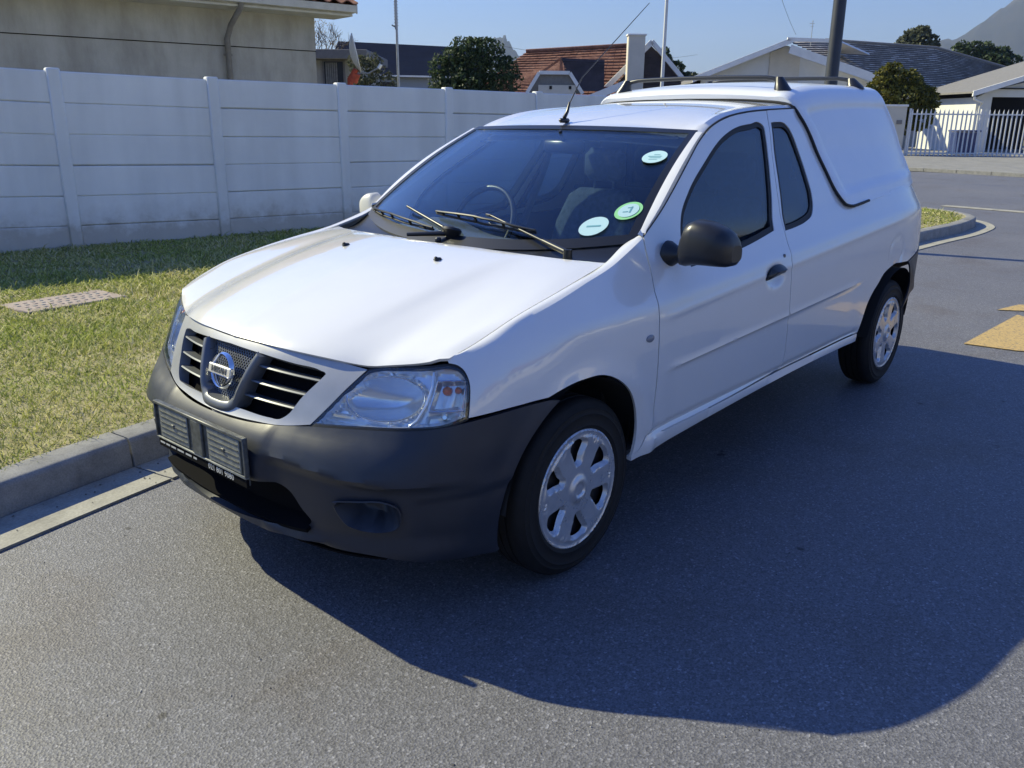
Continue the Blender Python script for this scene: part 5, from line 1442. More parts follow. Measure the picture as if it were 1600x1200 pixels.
# ------------------------------------------------------------------ grey plastered house behind the wall
def grey_house():
    O = Vector((-1.60, -6.90, 0))+WN*3.2
    # right corner of the wall seen at (-6.5,-9.3)
    s1 = (Vector((-6.52, -9.33, 0))-O).dot(WD); C1 = O+WD*s1
    root = empty('grey_plaster_house', tuple(C1), math.atan2(WD.y, WD.x), label='old grey plastered house with stained wall and white eaves gutter behind the white wall', cat='house')
    ly = Vector((-math.sin(root.rotation_euler.z), math.cos(root.rotation_euler.z), 0)); sg = 1 if ly.dot(-WN) > 0 else -1
    # local: x along wall (0 at the corner, negative towards the camera side), y*sg towards the road
    def P(x, y, z): return (x, y*sg, z)
    mb = MB(); mb.box(P(-7, -4, 1.28), (14, 8, 2.56-.28)); mb.build('wall', M['plaster'], root)
    mb = MB(); mb.box(P(-7, -3.985, 2.765), (14, 8.0, .67)); mb.build('upper_wall', M['plaster'], root)
    mb = MB(); mb.box(P(-7, .003, 2.424), (14.01, .012, .012)); mb.build('plaster_groove', M['dark'], root)
    # eaves: soffit, fascia board, gutter
    zt = 3.02
    mb = MB(); mb.box(P(-6.84, .27, zt-.10), (14.4, .60, .03)); mb.build('soffit', M['offwhite'], root)
    V = []; F = []
    g = MB()
    prof = [(.555, -.075), (.66, -.065), (.675, .03), (.662, .03), (.650, -.045), (.57, -.050), (.567, .035), (.555, .035)]
    n = len(prof); V = []
    for x in (-14.0, .38): V += [P(x, y, zt+z) for y, z in prof]
    F = [(k, (k+1) % n, n+(k+1) % n, n+k) for k in range(n)]+[tuple(range(n))[::-1], tuple(range(n, 2*n))]
    mesh_obj('eaves_gutter', V, F, M['offwhite'], root)
    mb = MB(); mb.box(P(-6.84, .545, zt-.045), (14.4, .016, .12)); mb.build('fascia_board', M['offwhite'], root)
    # downpipe with swan neck
    xx = -1.42
    mb = MB(); mb.tube([P(xx+.03, .60, zt-.05), P(xx+.03, .58, zt-.12), P(xx, .25, zt-.33), P(xx, .07, zt-.50), P(xx, .06, .3)], .040, 10); mb.build('downpipe', M['pipe'], root, 60)
    mb = MB()
    for z in (2.30, 1.75): mb = MB(); mb.box(P(xx, .05, z), (.12, .03, .03)); mb.build('pipe_bracket', M['pipe'], root)
    pass
    # roof: deck + individual clay tiles near the corner + joined rows beyond
    sl = math.radians(24); cs, sn = math.cos(sl), math.sin(sl)
    mb = MB(); mb.slab([P(-14, .60, zt+.03), P(.40, .60, zt+.03), P(.40, -3.9, zt+.03+4.5*math.tan(sl)), P(-14, -3.9, zt+.03+4.5*math.tan(sl))], (0, 0, -.05)); rf = mb.build('roof', M['clay'], root)
    mb = MB(); mb.slab([P(.40, .62, zt-.08), P(.40, .62, zt+.06), P(.40, -3.9, zt+.06+4.5*math.tan(sl)), P(.40, -3.9, zt-.08+4.5*math.tan(sl))], (.02, 0, 0)); mb.build('barge_board', M['offwhite'], root)
    def tile(u, v):   # u along, v up the slope
        V = []; k = 9
        for e in (0, 1):
            for i in range(k):
                t = i/(k-1); h = .022*math.sin(t*2*math.pi)+.020
                y = .66-(v+e*.36)*cs; z = zt+.055+(v+e*.36)*sn-e*.022
                V.append(P(u+t*.232, y, z+h))
        V += [(a, b, c-.014) for (a, b, c) in V]
        F = []
        for i in range(k-1): F += [(i, i+1, k+i+1, k+i), (2*k+i, 3*k+i, 3*k+i+1, 2*k+i+1), (i, 2*k+i, 2*k+i+1, i+1)]
        return V, F
    data = None
    for r in range(3):
        for c in range(30):
            V, F = tile(.18-c*.222, r*.32)
            mesh_obj('roof_tile', V, F, M['clay'], root, 60)
    mb = MB()
    for r in range(3, 9):
        for c in range(30): V, F = tile(.18-c*.222, r*.32); mb.add(V, F)
    mb.build('roof_tiles', M['clay'], root, 60, kind='stuff')
grey_house()

# ------------------------------------------------------------------ houses farther back; local frame: x right, y away, z up, seen from the road corner
HX = Vector((-.66598, .74597, 0)); HROT = math.atan2(HX.y, HX.x); HO = Vector((2.0475, 2.3348, 0))
def hroot(name, X, Y, **kw):
    hy = Vector((-.74597, -.66598, 0)); loc = HO+HX*X+hy*Y
    # local y must point away: rotation about z by HROT gives y = (-sin,cos) = (-.746,-.666)
    return empty(name, tuple(loc), HROT, **kw)
def extension():
    r = hroot('flat_roofed_extension', -3.6, 20.2, label='low grey brown extension with a curtained window right of the grey plastered house', cat='outbuilding')
    mb = MB(); mb.box((-.35, 1.5, 1.33), (1.35, 3, 2.66)); mb.build('wall', M['plaster'], r)
    mb = MB(); mb.box((-.30, 1.4, 2.77), (1.62, 3.4, .20), bev=.01); mb.build('flat_roof', M['pipe'], r)
    mb = MB(); mb.box((-.28, -.02, 2.35), (.50, .06, .62)); f = mb.build('window', M['pipe'], r)
    mb = MB(); mb.box((-.28, -.035, 2.35), (.42, .05, .56)); mb.build('pane', M['window'], f)
    mb = MB()
    for k in range(6): mb.box((-.44+k*.045, -.064, 2.36), (.032, .01, .5))
    mb.build('curtain', M['curtain'], f)
extension()
def shed():
    r = hroot('dark_roofed_building', -5.5, 45, label='distant building with a plain dark blue roof between the dish and the big tree', cat='building')
    mb = MB(); mb.box((.2, 4, 1.7), (7.4, 8, 3.4)); mb.build('wall', M['bluewall'], r)
    mb = MB(); mb.slab([(-3.6, -.35, 3.50), (4.4, -.35, 3.42), (4.4, 4.0, 5.05), (-3.6, 4.0, 5.35)], (0, 0, -.10)); mb.build('roof', M['darkroof'], r)
    mb = MB(); mb.slab([(-3.6, -.36, 3.50), (4.4, -.36, 3.42), (4.4, -.36, 3.34), (-3.6, -.36, 3.42)], (0, -.06, 0)); mb.build('gutter', M['whitetrim'], r)
    for xx in (-.6, 2.2):
        mb = MB(); mb.box((xx, -.02, 2.9), (.9, .06, .5)); mb.build('window', M['window'], r)
shed()
def red_house():
    r = hroot('red_roofed_house', 3.0, 36, label='house with a weathered red tiled roof, cream dormer frames and a tall plastered chimney', cat='house')
    # main wall
    mb = MB(); mb.box((-.2, 3.4, 1.2), (7.2, 6.0, 2.4)); mb.build('wall', M['cream'], r)
    # main roof slope: ridge from (-2.3,4.2) to (1.8,4.45)
    mb = MB(); mb.slab([(-4.6, -.2, 2.35), (1.45, -.6, 2.10), (2.1, 2.6, 4.40), (-2.25, 2.6, 4.12)], (0, .10, -.10)); rf = mb.build('roof', M['clay'], r)
    # tile courses: rows of overlapping tile strips following the slope
    A = np.array([-4.6, -.2, 2.35]); B = np.array([1.45, -.6, 2.10]); D = np.array([2.1, 2.6, 4.40]); E_ = np.array([-2.25, 2.6, 4.12])
    mb = MB(); R_ = 17
    for i in range(R_):
        t0, t1 = i/R_, (i+1)/R_+.01; a = A+(E_-A)*t0; b = B+(D-B)*t0; c = B+(D-B)*t1; d = A+(E_-A)*t1
        L = np.linalg.norm(b-a); n = max(4, int(L/.26))
        for k in range(n):
            u0, u1 = k/n+.002, (k+1)/n-.002; j = random.uniform(0, .018)
            q = [a+(b-a)*u0, a+(b-a)*u1, d+(c-d)*u1, d+(c-d)*u0]
            up = np.array([0, -.02, .045+j]); lo = np.array([0, 0, .008])
            q = [q[0]+up, q[1]+up, q[2]+lo, q[3]+lo]; mb.slab([tuple(p) for p in q], (0, .01, -.03))
    mb.build('roof_tiles', M['clay'], rf, kind='stuff')
    mb = MB(); mb.tube([tuple(E_+np.array([0, 0, .06])), tuple(D+np.array([0, 0, .06]))], .09, 8); mb.build('ridge_capping', M['clay'], rf, 60)
    # slate slope of the projecting dormer roof
    mb = MB(); mb.slab([(-.95, -.75, 3.72), (.75, -.75, 3.66), (.70, -1.15, 2.50), (-.10, -1.15, 2.50), (-.62, -1.05, 3.10)], (0, .12, 0)); mb.build('dormer_slate_slope', M['slate'], r)
    mb = MB()
    for i in range(13): mb.slab([(-.90+i*.02, -.80-i*.022, 3.68-i*.088), (.74, -.80-i*.022, 3.63-i*.088), (.74, -.83-i*.022, 3.56-i*.088), (-.88+i*.02, -.83-i*.022, 3.61-i*.088)], (0, .03, 0))
    mb.build('shingles', M['slate'], r, kind='stuff')
    mb = MB(); mb.slab([(-.98, -.74, 3.76), (-.90, -.74, 3.76), (-.86, -.92, 3.12), (-1.02, -.92, 3.12)], (0, .1, 0)); mb.slab([(-2.0, -.6, 3.05), (-.98, -.72, 3.72), (-.94, -.72, 3.66), (-1.9, -.62, 2.98)], (0, .05, 0)); mb.build('hip_capping', M['clay'], r)
    # dormer gable frame (cream) with dark window
    mb = MB()
    for a, b in (((-2.26, 2.42), (-1.80, 3.16)), ((-1.80, 3.16), (-.62, 3.16)), ((-.62, 3.16), (-.10, 2.40))):
        d = Vector((b[0]-a[0], 0, b[1]-a[1])).normalized(); n = Vector((-d.z, 0, d.x))*.065
        mb.slab([(a[0]-n.x, -1.25, a[1]-n.z), (b[0]-n.x, -1.25, b[1]-n.z), (b[0]+n.x, -1.25, b[1]+n.z), (a[0]+n.x, -1.25, a[1]+n.z)], (0, .25, 0))
    mb.build('dormer_frame', M['whitetrim'], r)
    mb = MB(); mb.slab([(-2.2, -1.12, 2.40), (-.14, -1.12, 2.40), (-.64, -1.12, 3.13), (-1.78, -1.12, 3.13)], (0, .1, 0)); dz = mb.build('dormer_gable', M['pipe'], r)
    mb = MB(); mb.box((-1.10, -1.18, 2.52), (1.45, .08, .38)); mb.build('window_box', M['cream'], r)
    for xx in (-1.35, -.60): mb = MB(); mb.box((xx, -1.23, 2.62), (.10, .03, .12)); mb.build('wall_vent', M['hole'], r)
    # right gable: shingled triangle with white barge boards, chimney in front
    mb = MB(); mb.slab([(.9, .4, 2.2), (4.0, .4, 2.2), (3.95, .4, 3.10), (2.70, .4, 4.30), (1.1, .4, 2.5)], (0, .12, 0)); gb = mb.build('gable_wall', M['slate'], r)
    mb = MB()
    for i in range(16):
        z = 2.35+i*.115; xl = 1.05+max(0, (z-2.4))*.86; xr = 4.0-max(0, (z-3.08))*1.05
        mb.slab([(xl, .385-.0, z), (xr, .385, z), (xr, .375, z-.10), (xl, .375, z-.10)], (0, .02, 0))
    mb.build('shingles', M['slate'], gb, kind='stuff')
    for nm, a, b, w in (('barge_board', (2.70, 4.44), (4.02, 3.06), .085), ('barge_board', (.70, 2.42), (2.72, 4.42), .10), ('lower_fascia', (-.10, 2.12), (1.55, 2.78), .13)):
        d = Vector((b[0]-a[0], 0, b[1]-a[1])).normalized(); n = Vector((-d.z, 0, d.x))*w
        y = -1.3 if nm == 'lower_fascia' else .20
        mb = MB(); mb.slab([(a[0]-n.x, y, a[1]-n.z), (b[0]-n.x, y, b[1]-n.z), (b[0]+n.x, y, b[1]+n.z), (a[0]+n.x, y, a[1]+n.z)], (0, .14, 0)); mb.build(nm, M['whitetrim'], r)
    mb = MB(); mb.box((2.02, -.15, 3.15), (.66, .50, 2.9), bev=.02); chm = mb.build('chimney', M['cream'], r)
    mb = MB(); mb.box((2.02, -.15, 4.62), (.74, .58, .07), bev=.01); mb.build('chimney_cap', M['whitetrim'], chm)
red_house()
def big_house():
    r = hroot('white_gabled_house', 14, 48, label='large cream house with wide white gable boards and a mottled grey tiled roof', cat='house')
    mb = MB(); mb.box((.3, 4, 1.6), (8.0, 8, 3.2)); mb.build('wall', M['creamwhite'], r)
    # front gable infill
    mb = MB(); mb.slab([(-3.7, .02, 3.1), (5.3, .02, 3.1), (5.3, .02, 3.45), (.75, .02, 5.25), (.55, .02, 5.25), (-3.7, .02, 3.55)], (0, .15, 0)); mb.build('gable_wall', M['creamwhite'], r)
    mb = MB(); mb.slab([(-.15, -.04, 2.9), (1.45, -.04, 2.9), (1.45, -.04, 4.8), (.6, -.04, 5.2), (-.15, -.04, 4.9)], (0, .05, 0)); mb.build('gable_panel', M['cream'], r)
    # roof planes: left slope and long right-hand slope
    mb = MB(); mb.slab([(-4.3, -.7, 3.45), (.75, -.7, 5.55), (2.4, 9, 5.75), (-4.3, 9, 3.45)], (0, 0, -.12)); mb.build('roof', M['pipe'], r)
    V = [(.60, -.45, 5.42), (5.55, -.5, 3.46), (15.3, 3.2, 3.15), (17.6, 4.6, 3.40), (12.2, 7.4, 5.55), (4.1, 6.0, 6.05), (2.6, 2.6, 5.75)]
    # main tiled slope as stepped courses
    A = np.array([1.0, .0, 5.25]); 
    top = [np.array(p) for p in ((.62, -.42, 5.40), (4.2, 4.3, 5.85), (10.8, 4.6, 5.50), (15.6, 5.0, 4.40))]
    bot = [np.array(p) for p in ((5.55, -.45, 3.50), (7.6, 3.4, 3.48), (10.8, 3.6, 3.46), (16.4, 3.9, 3.30))]
    me_v = []; me_f = []; uvs = []
    n = 20; m = 26; pos_t = np.array(top); pos_b = np.array(bot); tt = np.array([0, .33, .66, 1.0])
    def P(u, v):
        t = np.array([np.interp(u, tt, pos_t[:, k]) for k in range(3)]); b = np.array([np.interp(u, tt, pos_b[:, k]) for k in range(3)]); return b+(t-b)*v
    ds = 0; ls = [0]
    for i in range(m): a = P(i/m, .5); b = P((i+1)/m, .5); ls.append(ls[-1]+np.linalg.norm(b-a))
    for j in range(n):
        for i in range(m):
            q = [P(i/m, j/n), P((i+1)/m, j/n), P((i+1)/m, (j+1)/n), P(i/m, (j+1)/n)]
            q[0] = q[0]+np.array([0, -.01, .05]); q[1] = q[1]+np.array([0, -.01, .05])
            b = len(me_v); me_v += q; me_f.append((b, b+1, b+2, b+3)); uvs += [(ls[i], j*.30+.0), (ls[i+1], j*.30+.0), (ls[i+1], (j+1)*.30), (ls[i], (j+1)*.30)]
            b = len(me_v); me_v += [q[0], q[1], q[1]-np.array([0, 0, .06]), q[0]-np.array([0, 0, .06])]; me_f.append((b+3, b+2, b+1, b)); uvs += [(0, .01)]*4
    o = mesh_obj('tiled_roof', me_v, me_f, M['greytile'], r)
    uv = o.data.uv_layers.new(name='UVMap'); uv.data.foreach_set('uv', np.array(uvs, dtype=np.float32)[[l.vertex_index for l in o.data.loops]].ravel())
    mb = MB(); mb.tube([(4.2, 4.35, 5.92), (10.8, 4.65, 5.57), (15.6, 5.05, 4.46)], .09, 8); mb.build('ridge_capping', M['pipe'], r, 60)
    # barge boards
    for a, b, w, y in (((-4.35, 3.48), (.62, 5.42), .13, -.80), ((.60, 5.02), (5.6, 3.50), .21, -.95), ((.45, 5.50), (2.7, 5.44), .09, -.8)):
        d = Vector((b[0]-a[0], 0, b[1]-a[1])).normalized(); n_ = Vector((-d.z, 0, d.x))*w
        mb = MB(); mb.slab([(a[0]-n_.x, y, a[1]-n_.z), (b[0]-n_.x, y, b[1]-n_.z), (b[0]+n_.x, y, b[1]+n_.z), (a[0]+n_.x, y, a[1]+n_.z)], (0, .12, 0)); mb.build('barge_board', M['whitetrim'], r)
    mb = MB(); mb.slab([(3.0, .2, 5.55), (3.35, .2, 5.55), (6.4, 3.2, 5.05), (4.2, 2.9, 5.12)], (0, .1, .1)); mb.build('roof_flashing', M['whitetrim'], r)
    mb = MB(); mb.box((-2.2, -.06, 2.6), (1.6, .08, 1.1)); w = mb.build('window', M['window'], r)
    # long side wing under the tiled roof
    mb = MB(); mb.box((10.9, 7.2, 1.62), (11.0, 6.2, 3.24)); mb.build('wing_wall', M['cream'], r)
    mb = MB(); mb.slab([(7.4, 3.30, 3.50), (16.4, 3.82, 3.36), (16.4, 3.82, 3.16), (7.4, 3.30, 3.30)], (0, .10, 0)); mb.build('fascia_board', M['offwhite'], r)
    mb = MB(); mb.box((12.9, 4.06, 2.35), (1.7, .08, 1.45)); f = mb.build('window', M['whitetrim'], r)
    mb = MB(); mb.box((12.45, 4.03, 2.35), (.70, .08, 1.3)); mb.build('pane', M['curtain'], f); mb = MB(); mb.box((13.3, 4.03, 2.35), (.74, .08, 1.3)); mb.build('pane', M['window'], f)
    ar = hroot('tv_aerial', 15.8, 47.6, label='thin television aerial on the ridge of the white gabled house', cat='aerial')
    mb = MB(); mb.tube([(0, 0, 5.2), (0, 0, 6.45)], .02, 5); mb.tube([(-.16, 0, 6.30), (.10, 0, 6.30)], .012, 4); mb.tube([(-.10, 0, 6.15), (.06, 0, 6.15)], .01, 4); mb.build('mast', M['galv'], ar)
big_house()
def garage():
    r = hroot('garage', 22.2, 42, label='white garage with a sloping roof board and a dark open doorway behind the palisade fence', cat='garage')
    mb = MB(); mb.slab([(0, .3, 0), (.72, .3, 0), (.72, .3, 3.0), (0, .3, 2.6)], (0, .2, 0)); mb.slab([(.72, .3, 2.62), (5, .3, 2.62), (5, .3, 3.9), (.72, .3, 2.96)], (0, .2, 0)); mb.box((5.2, .4, 1.9), (.4, .2, 3.8)); mb.box((.1, 3.2, 1.3), (.2, 5.4, 2.6)); mb.build('wall', M['creamwhite'], r)
    mb = MB(); mb.box((2.9, 5.6, 1.6), (5.4, .2, 3.2)); mb.box((2.9, 3, 3.0), (5.4, 5.6, .05)); mb.build('dark_interior', M['hole'], r)
    mb = MB(); mb.slab([(-.55, -.35, 2.62), (5.6, -.35, 4.52), (5.6, -.35, 4.74), (-.55, -.35, 2.86)], (0, .10, 0)); mb.build('barge_board', M['whitetrim'], r)
    mb = MB(); mb.slab([(-.55, -.30, 2.84), (5.6, -.30, 4.72), (5.6, 6, 4.72), (-.55, 6, 2.84)], (0, 0, -.08)); mb.build('roof', M['pipe'], r)
    mb = MB(); mb.tube([(-.45, -.30, 2.62), (-.42, -.30, 2.48), (.10, -.05, 2.36), (.16, .22, 2.25), (.16, .24, 0)], .055, 8); mb.build('downpipe', M['whitetrim'], r, 60)
garage()
def opposite_houses():
    # houses across the road behind the photographer, mirrored in the truck's side windows
    for (x, y, w, d, h, wall, roof, lab) in ((-15.5, 30, 10, 8, 2.8, 'creamwhite', 'clay', 'white walled house with a red roof across the road, mirrored in the side windows'),
                                      (-2.0, 33, 12, 8, 2.8, 'cream', 'clay', 'cream house with a red roof across the road opposite the truck'),
                                      (-33.0, 31, 11, 8, 2.8, 'creamwhite', 'pipe', 'white walled house with a grey roof down the road, opposite side'),
                                      (14, 31, 11, 8, 2.8, 'plaster', 'clay', 'plastered house with a red roof behind the photographer')):
        r = empty('bungalow', (x, y, .0), label=lab, cat='house', group='houses across the road')
        mb = MB(); mb.box((0, 0, h/2), (w, d, h)); mb.build('wall', M[wall], r)
        mb = MB(); o = .5; a = (-w/2-o, -d/2-o, h-.1); b = (w/2+o, -d/2-o, h-.1); c = (w/2+o, d/2+o, h-.1); e = (-w/2-o, d/2+o, h-.1); r1 = (-w/2+d/2, 0, h+1.9); r2 = (w/2-d/2, 0, h+1.9)
        mb.add([a, b, c, e, r1, r2], [(0, 1, 5, 4), (1, 2, 5), (2, 3, 4, 5), (3, 0, 4), (3, 2, 1, 0)]); mb.build('roof', M[roof], r)
        for xx in (-w*.28, w*.22):
            mb = MB(); mb.box((xx, -d/2-.02, 1.5), (1.7, .06, 1.2)); f = mb.build('window', M['whitetrim'], r); mb = MB(); mb.box((xx, -d/2-.03, 1.5), (1.5, .06, 1.0)); mb.build('pane', M['window'], f)
        mb = MB(); mb.box((0, -d/2-.02, 1.05), (.95, .06, 2.1)); mb.build('door', M['slate'], r)
    bw = empty('garden_wall', (-6, 20.6, 0), label='low cream garden wall on the far side of the road, behind the photographer', cat='wall')
    mb = MB(); mb.box((0, 0, .5), (44, .2, 1.0)); mb.build('wall', M['cream'], bw)
opposite_houses()

# ------------------------------------------------------------------ palisade fence, pillar, bin
def palisade():
    r = hroot('palisade_fence', 16.9, 37.3, label='white steel palisade fence with pointed pales across the side street', cat='fence')
    pale = None
    for k in range(31):
        x = k*.192+.06
        if pale is None:
            V = [(-.036, 0, .06), (-.014, -.022, .06), (.014, -.022, .06), (.036, 0, .06), (-.036, 0, 1.86), (-.014, -.022, 1.90), (.014, -.022, 1.90), (.036, 0, 1.86), (0, -.018, 2.00)]
            F = [(0, 1, 5, 4), (1, 2, 6, 5), (2, 3, 7, 6), (4, 5, 8), (5, 6, 8), (6, 7, 8), (0, 4, 8, 7, 3)]
            pale = mesh_obj('pale', V, F, M['palisade'], r); pale.location.x = x
        else:
            c = pale.copy(); COL.objects.link(c); c.parent = r; c.location.x = x
            c.rotation_euler = (0, math.radians(random.uniform(-.5, .5)), 0)
    for z in (.20, 1.78):
        mb = MB(); mb.box((3.0, .03, z), (6.1, .05, .06)); mb.build('rail', M['palisade'], r)
    for x in (0, 3.0, 6.0):
        mb = MB(); mb.box((x, .06, 1.0), (.08, .08, 2.0)); mb.build('fence_post', M['palisade'], r)
    mb = MB(); mb.box((3.0, .05, .03), (6.1, .16, .12)); mb.build('plinth', M['pave'], r)
    p = hroot('gate_pillar', 16.28, 37.3, label='square cream gate pillar with a letter slot at the end of the palisade fence', cat='pillar')
    mb = MB(); mb.box((0, .35, 1.04), (.95, .55, 2.08), bev=.01); mb.build('shaft', M['cream'], p); mb = MB(); mb.box((0, .35, 2.11), (1.02, .62, .08), bev=.01); mb.build('cap', M['whitetrim'], p)
    mb = MB(); mb.box((.20, .06, 1.45), (.22, .04, .16)); mb.build('letter_slot', M['pipe'], p)
    b = hroot('wheelie_bin', 20.25, 39.2, label='blue wheeled refuse bin behind the palisade fence', cat='bin')
    mb = MB(); V = [(-.42, -.30, .10), (.42, -.30, .10), (.42, .30, .10), (-.42, .30, .10), (-.50, -.38, 1.05), (.50, -.38, 1.05), (.50, .38, 1.05), (-.50, .38, 1.05)]
    mb.add(V, [(3, 2, 1, 0), (4, 5, 6, 7), (0, 1, 5, 4), (1, 2, 6, 5), (2, 3, 7, 6), (3, 0, 4, 7)]); mb.build('bin_body', M['bluebin'], b)
    mb = MB(); mb.box((0, -.02, 1.10), (1.08, .86, .08), bev=.03); mb.build('lid', M['bluebin'], b); 
    for s in (1, -1): mb = MB(); mb.tube([(s*.38, .34, .11), (s*.46, .34, .11)], .11, 14); mb.build('bin_wheel', M['rubber'], b)
    w = hroot('side_yard_wall', 27.5, 37.2, label='low pale wall continuing right of the palisade fence', cat='wall')
    mb = MB(); mb.box((0, .1, .9), (9, .2, 1.8)); mb.build('wall', M['creamwhite'], w)
palisade()

# ------------------------------------------------------------------ masts, dish, lamp post, cables
def masts():
    lp = empty('lamp_post', (-8.13, -1.78, .12), label='dark painted street lamp post standing behind the truck', cat='lamp post')
    mb = MB(); mb.tube([(0, 0, 0), (0, 0, .9)], .088, 20); mb.tube([(0, 0, .9), (0, 0, .96), (0, 0, 6.4)], [.088, .075, .062], 20); mb.build('column', M['lamppost'], lp, 60)
    mb = MB(); mb.tube([(0, 0, 6.35), (-.05, .3, 6.6), (-.15, 1.2, 6.75)], .035, 10); mb.build('arm', M['lamppost'], lp, 60)
    mb = MB(); mb.box((-.17, 1.45, 6.74), (.20, .55, .10), bev=.03); mb.build('lantern', M['galv'], lp, 50)
    d = hroot('satellite_dish', -2.33, 14, label='white satellite dish seen almost edge-on above the white wall', cat='satellite dish')
    V = []; F = []; n, m = 32, 7; R = Matrix.Rotation(math.radians(100), 3, 'Z')@Matrix.Rotation(math.radians(-12), 3, 'X')
    for side in (0, 1):
        for i in range(m):
            rr = .285*i/(m-1)
            for k in range(n):
                a = 2*math.pi*k/n; V.append(tuple(R@Vector((rr*.86*math.cos(a), .09-.09*(rr/.285)**2+side*.012, rr*math.sin(a)))+Vector((0, 0, 2.40))))
    for side in (0, 1):
        o = side*m*n
        for i in range(m-1):
            for k in range(n):
                q = (o+i*n+k, o+i*n+(k+1) % n, o+(i+1)*n+(k+1) % n, o+(i+1)*n+k); F.append(q if side else q[::-1])
    for k in range(n): F.append(((m-1)*n+k, (m-1)*n+(k+1) % n, 2*m*n-n+(k+1) % n, 2*m*n-n+k))
    mesh_obj('reflector', V, F, M['dishwhite'], d, 50)
    mb = MB(); mb.tube([(.02, .0, 2.10), (.18, -.05, 2.10), (.36, -.08, 2.19)], .012, 6); mb.build('feed_arm', M['galv'], d, 60); mb = MB(); mb.tube([(.34, -.08, 2.17), (.38, -.08, 2.23)], .028, 10); mb.build('receiver', M['dishwhite'], d, 60)
    mb = MB(); mb.tube([(-.02, .02, 2.16), (-.12, .02, 2.02), (-.14, .02, 1.2)], .045, 10); mb.tube([(-.02, .0, 2.10), (-.08, .02, 1.98)], .07, 10); mb.build('bracket', M['rust'], d, 50)
    p = hroot('stepped_aerial_mast', -1.95, 16, label='slim grey aerial mast with a ladder-like array on top, right of the satellite dish', cat='aerial mast')
    mb = MB(); mb.tube([(.02, 0, .2), (.0, 0, 3.40)], .022, 8); mb.build('mast', M['galv'], p, 60)
    mb = MB()
    for k in range(9): mb.tube([(-.035, 0, 2.98+k*.048), (.035, 0, 2.98+k*.048)], .006, 5)
    mb.tube([(-.02, 0, 2.92), (-.02, 0, 3.40)], .008, 5); mb.tube([(0, 0, 2.95), (-.08, 0, 2.99)], .014, 6); mb.build('aerial_array', M['pipe'], p)
    q = hroot('thin_white_mast', 4.28, 25, label='tall thin white mast rising in front of the chimney of the red roofed house', cat='mast')
    mb = MB(); mb.tube([(0, 0, .2), (0, 0, 6.5)], [.055, .040], 10); mb.build('mast', M['creamwhite'], q, 60)
    # overhead cables
    hy = Vector((-.74597, -.66598, 0))
    def W(X, Y, Z): return HO+HX*X+hy*Y+Vector((0, 0, Z))
    for (a, b, sag, lab) in ((W(-.6, 40, 4.55), W(12.5, 60, 5.6), .45, 'power cable hanging low over the red roofed house'), (W(6.2, 24, 6.6), W(14.8, 47, 5.7), .25, 'power cable descending to the ridge of the white gabled house'), (W(-6, 30, 6.6), W(5.0, 34, 7.2), .25, 'faint high power cable crossing the sky')):
        pts = [a.lerp(b, t)-Vector((0, 0, sag*4*t*(1-t))) for t in np.linspace(0, 1, 24)]
        mb = MB(); mb.tube(pts, .007, 5); mb.build('power_cable', M['wire'], None, 60, label=lab, cat='power cable')
masts()

# ------------------------------------------------------------------ trees and shrubs
def leaf_cloud(name, blobs, n, size, mat, parent, seed, flat=.6):
    g = np.random.default_rng(seed); bl = np.array(blobs, float); vol = bl[:, 3]**2; pr = vol/vol.sum()
    idx = g.choice(len(bl), n, p=pr); d = g.normal(size=(n, 3)); d /= np.linalg.norm(d, axis=1)[:, None]
    r = bl[idx, 3]*(1-np.abs(g.normal(0, .16, n))); sc = bl[idx, 4] if bl.shape[1] > 4 else 1
    c = bl[idx, :3]+d*r[:, None]*np.stack([np.ones(n), np.ones(n), np.ones(n)*sc], 1)
    # ragged clumps
    c += .18*bl[idx, 3][:, None]*np.sin(c*7.3/np.maximum(bl[idx, 3], .2)[:, None]+idx[:, None])*.5
    u = g.normal(size=(n, 3)); u /= np.linalg.norm(u, axis=1)[:, None]; w = np.cross(u, d+.6*g.normal(size=(n, 3))); w /= np.linalg.norm(w, axis=1)[:, None]+1e-9
    s = size*g.uniform(.6, 1.4, n)[:, None]
    V = np.stack([c-u*s, c+w*s*flat, c+u*s, c-w*s*flat], 1).reshape(-1, 3)
    me = bpy.data.meshes.new(name); me.vertices.add(4*n); me.vertices.foreach_set('co', V.ravel()); me.loops.add(4*n); me.loops.foreach_set('vertex_index', np.arange(4*n, dtype=np.int32))
    me.polygons.add(n); me.polygons.foreach_set('loop_start', (np.arange(n)*4).astype(np.int32))
    try: me.polygons.foreach_set('loop_total', np.full(n, 4, np.int32))
    except Exception: pass
    me.materials.append(mat); me.update(calc_edges=True); me.validate()
    o = bpy.data.objects.new(name, me); COL.objects.link(o); o.parent = parent; return o
def tree(name, X, Y, blobs, n, size, mat, seed, trunk, **kw):
    r = hroot(name, X, Y, **kw)
    leaf_cloud('crown', blobs, n, size, M[mat], r, seed)
    mb = MB(); h, rad = trunk; mb.tube([(0, 0, 0), (.05*h, 0, h*.5), (0, 0, h)], [rad, rad*.75, rad*.5], 9)
    for b in blobs[:7]: mb.tube([(0, 0, h*.75), (b[0]*.5, b[1]*.5, (h+b[2])/2), (b[0]*.9, b[1]*.9, b[2])], [rad*.5, rad*.3, rad*.1], 6)
    mb.build('trunk', M['bark'], r, 60); return r
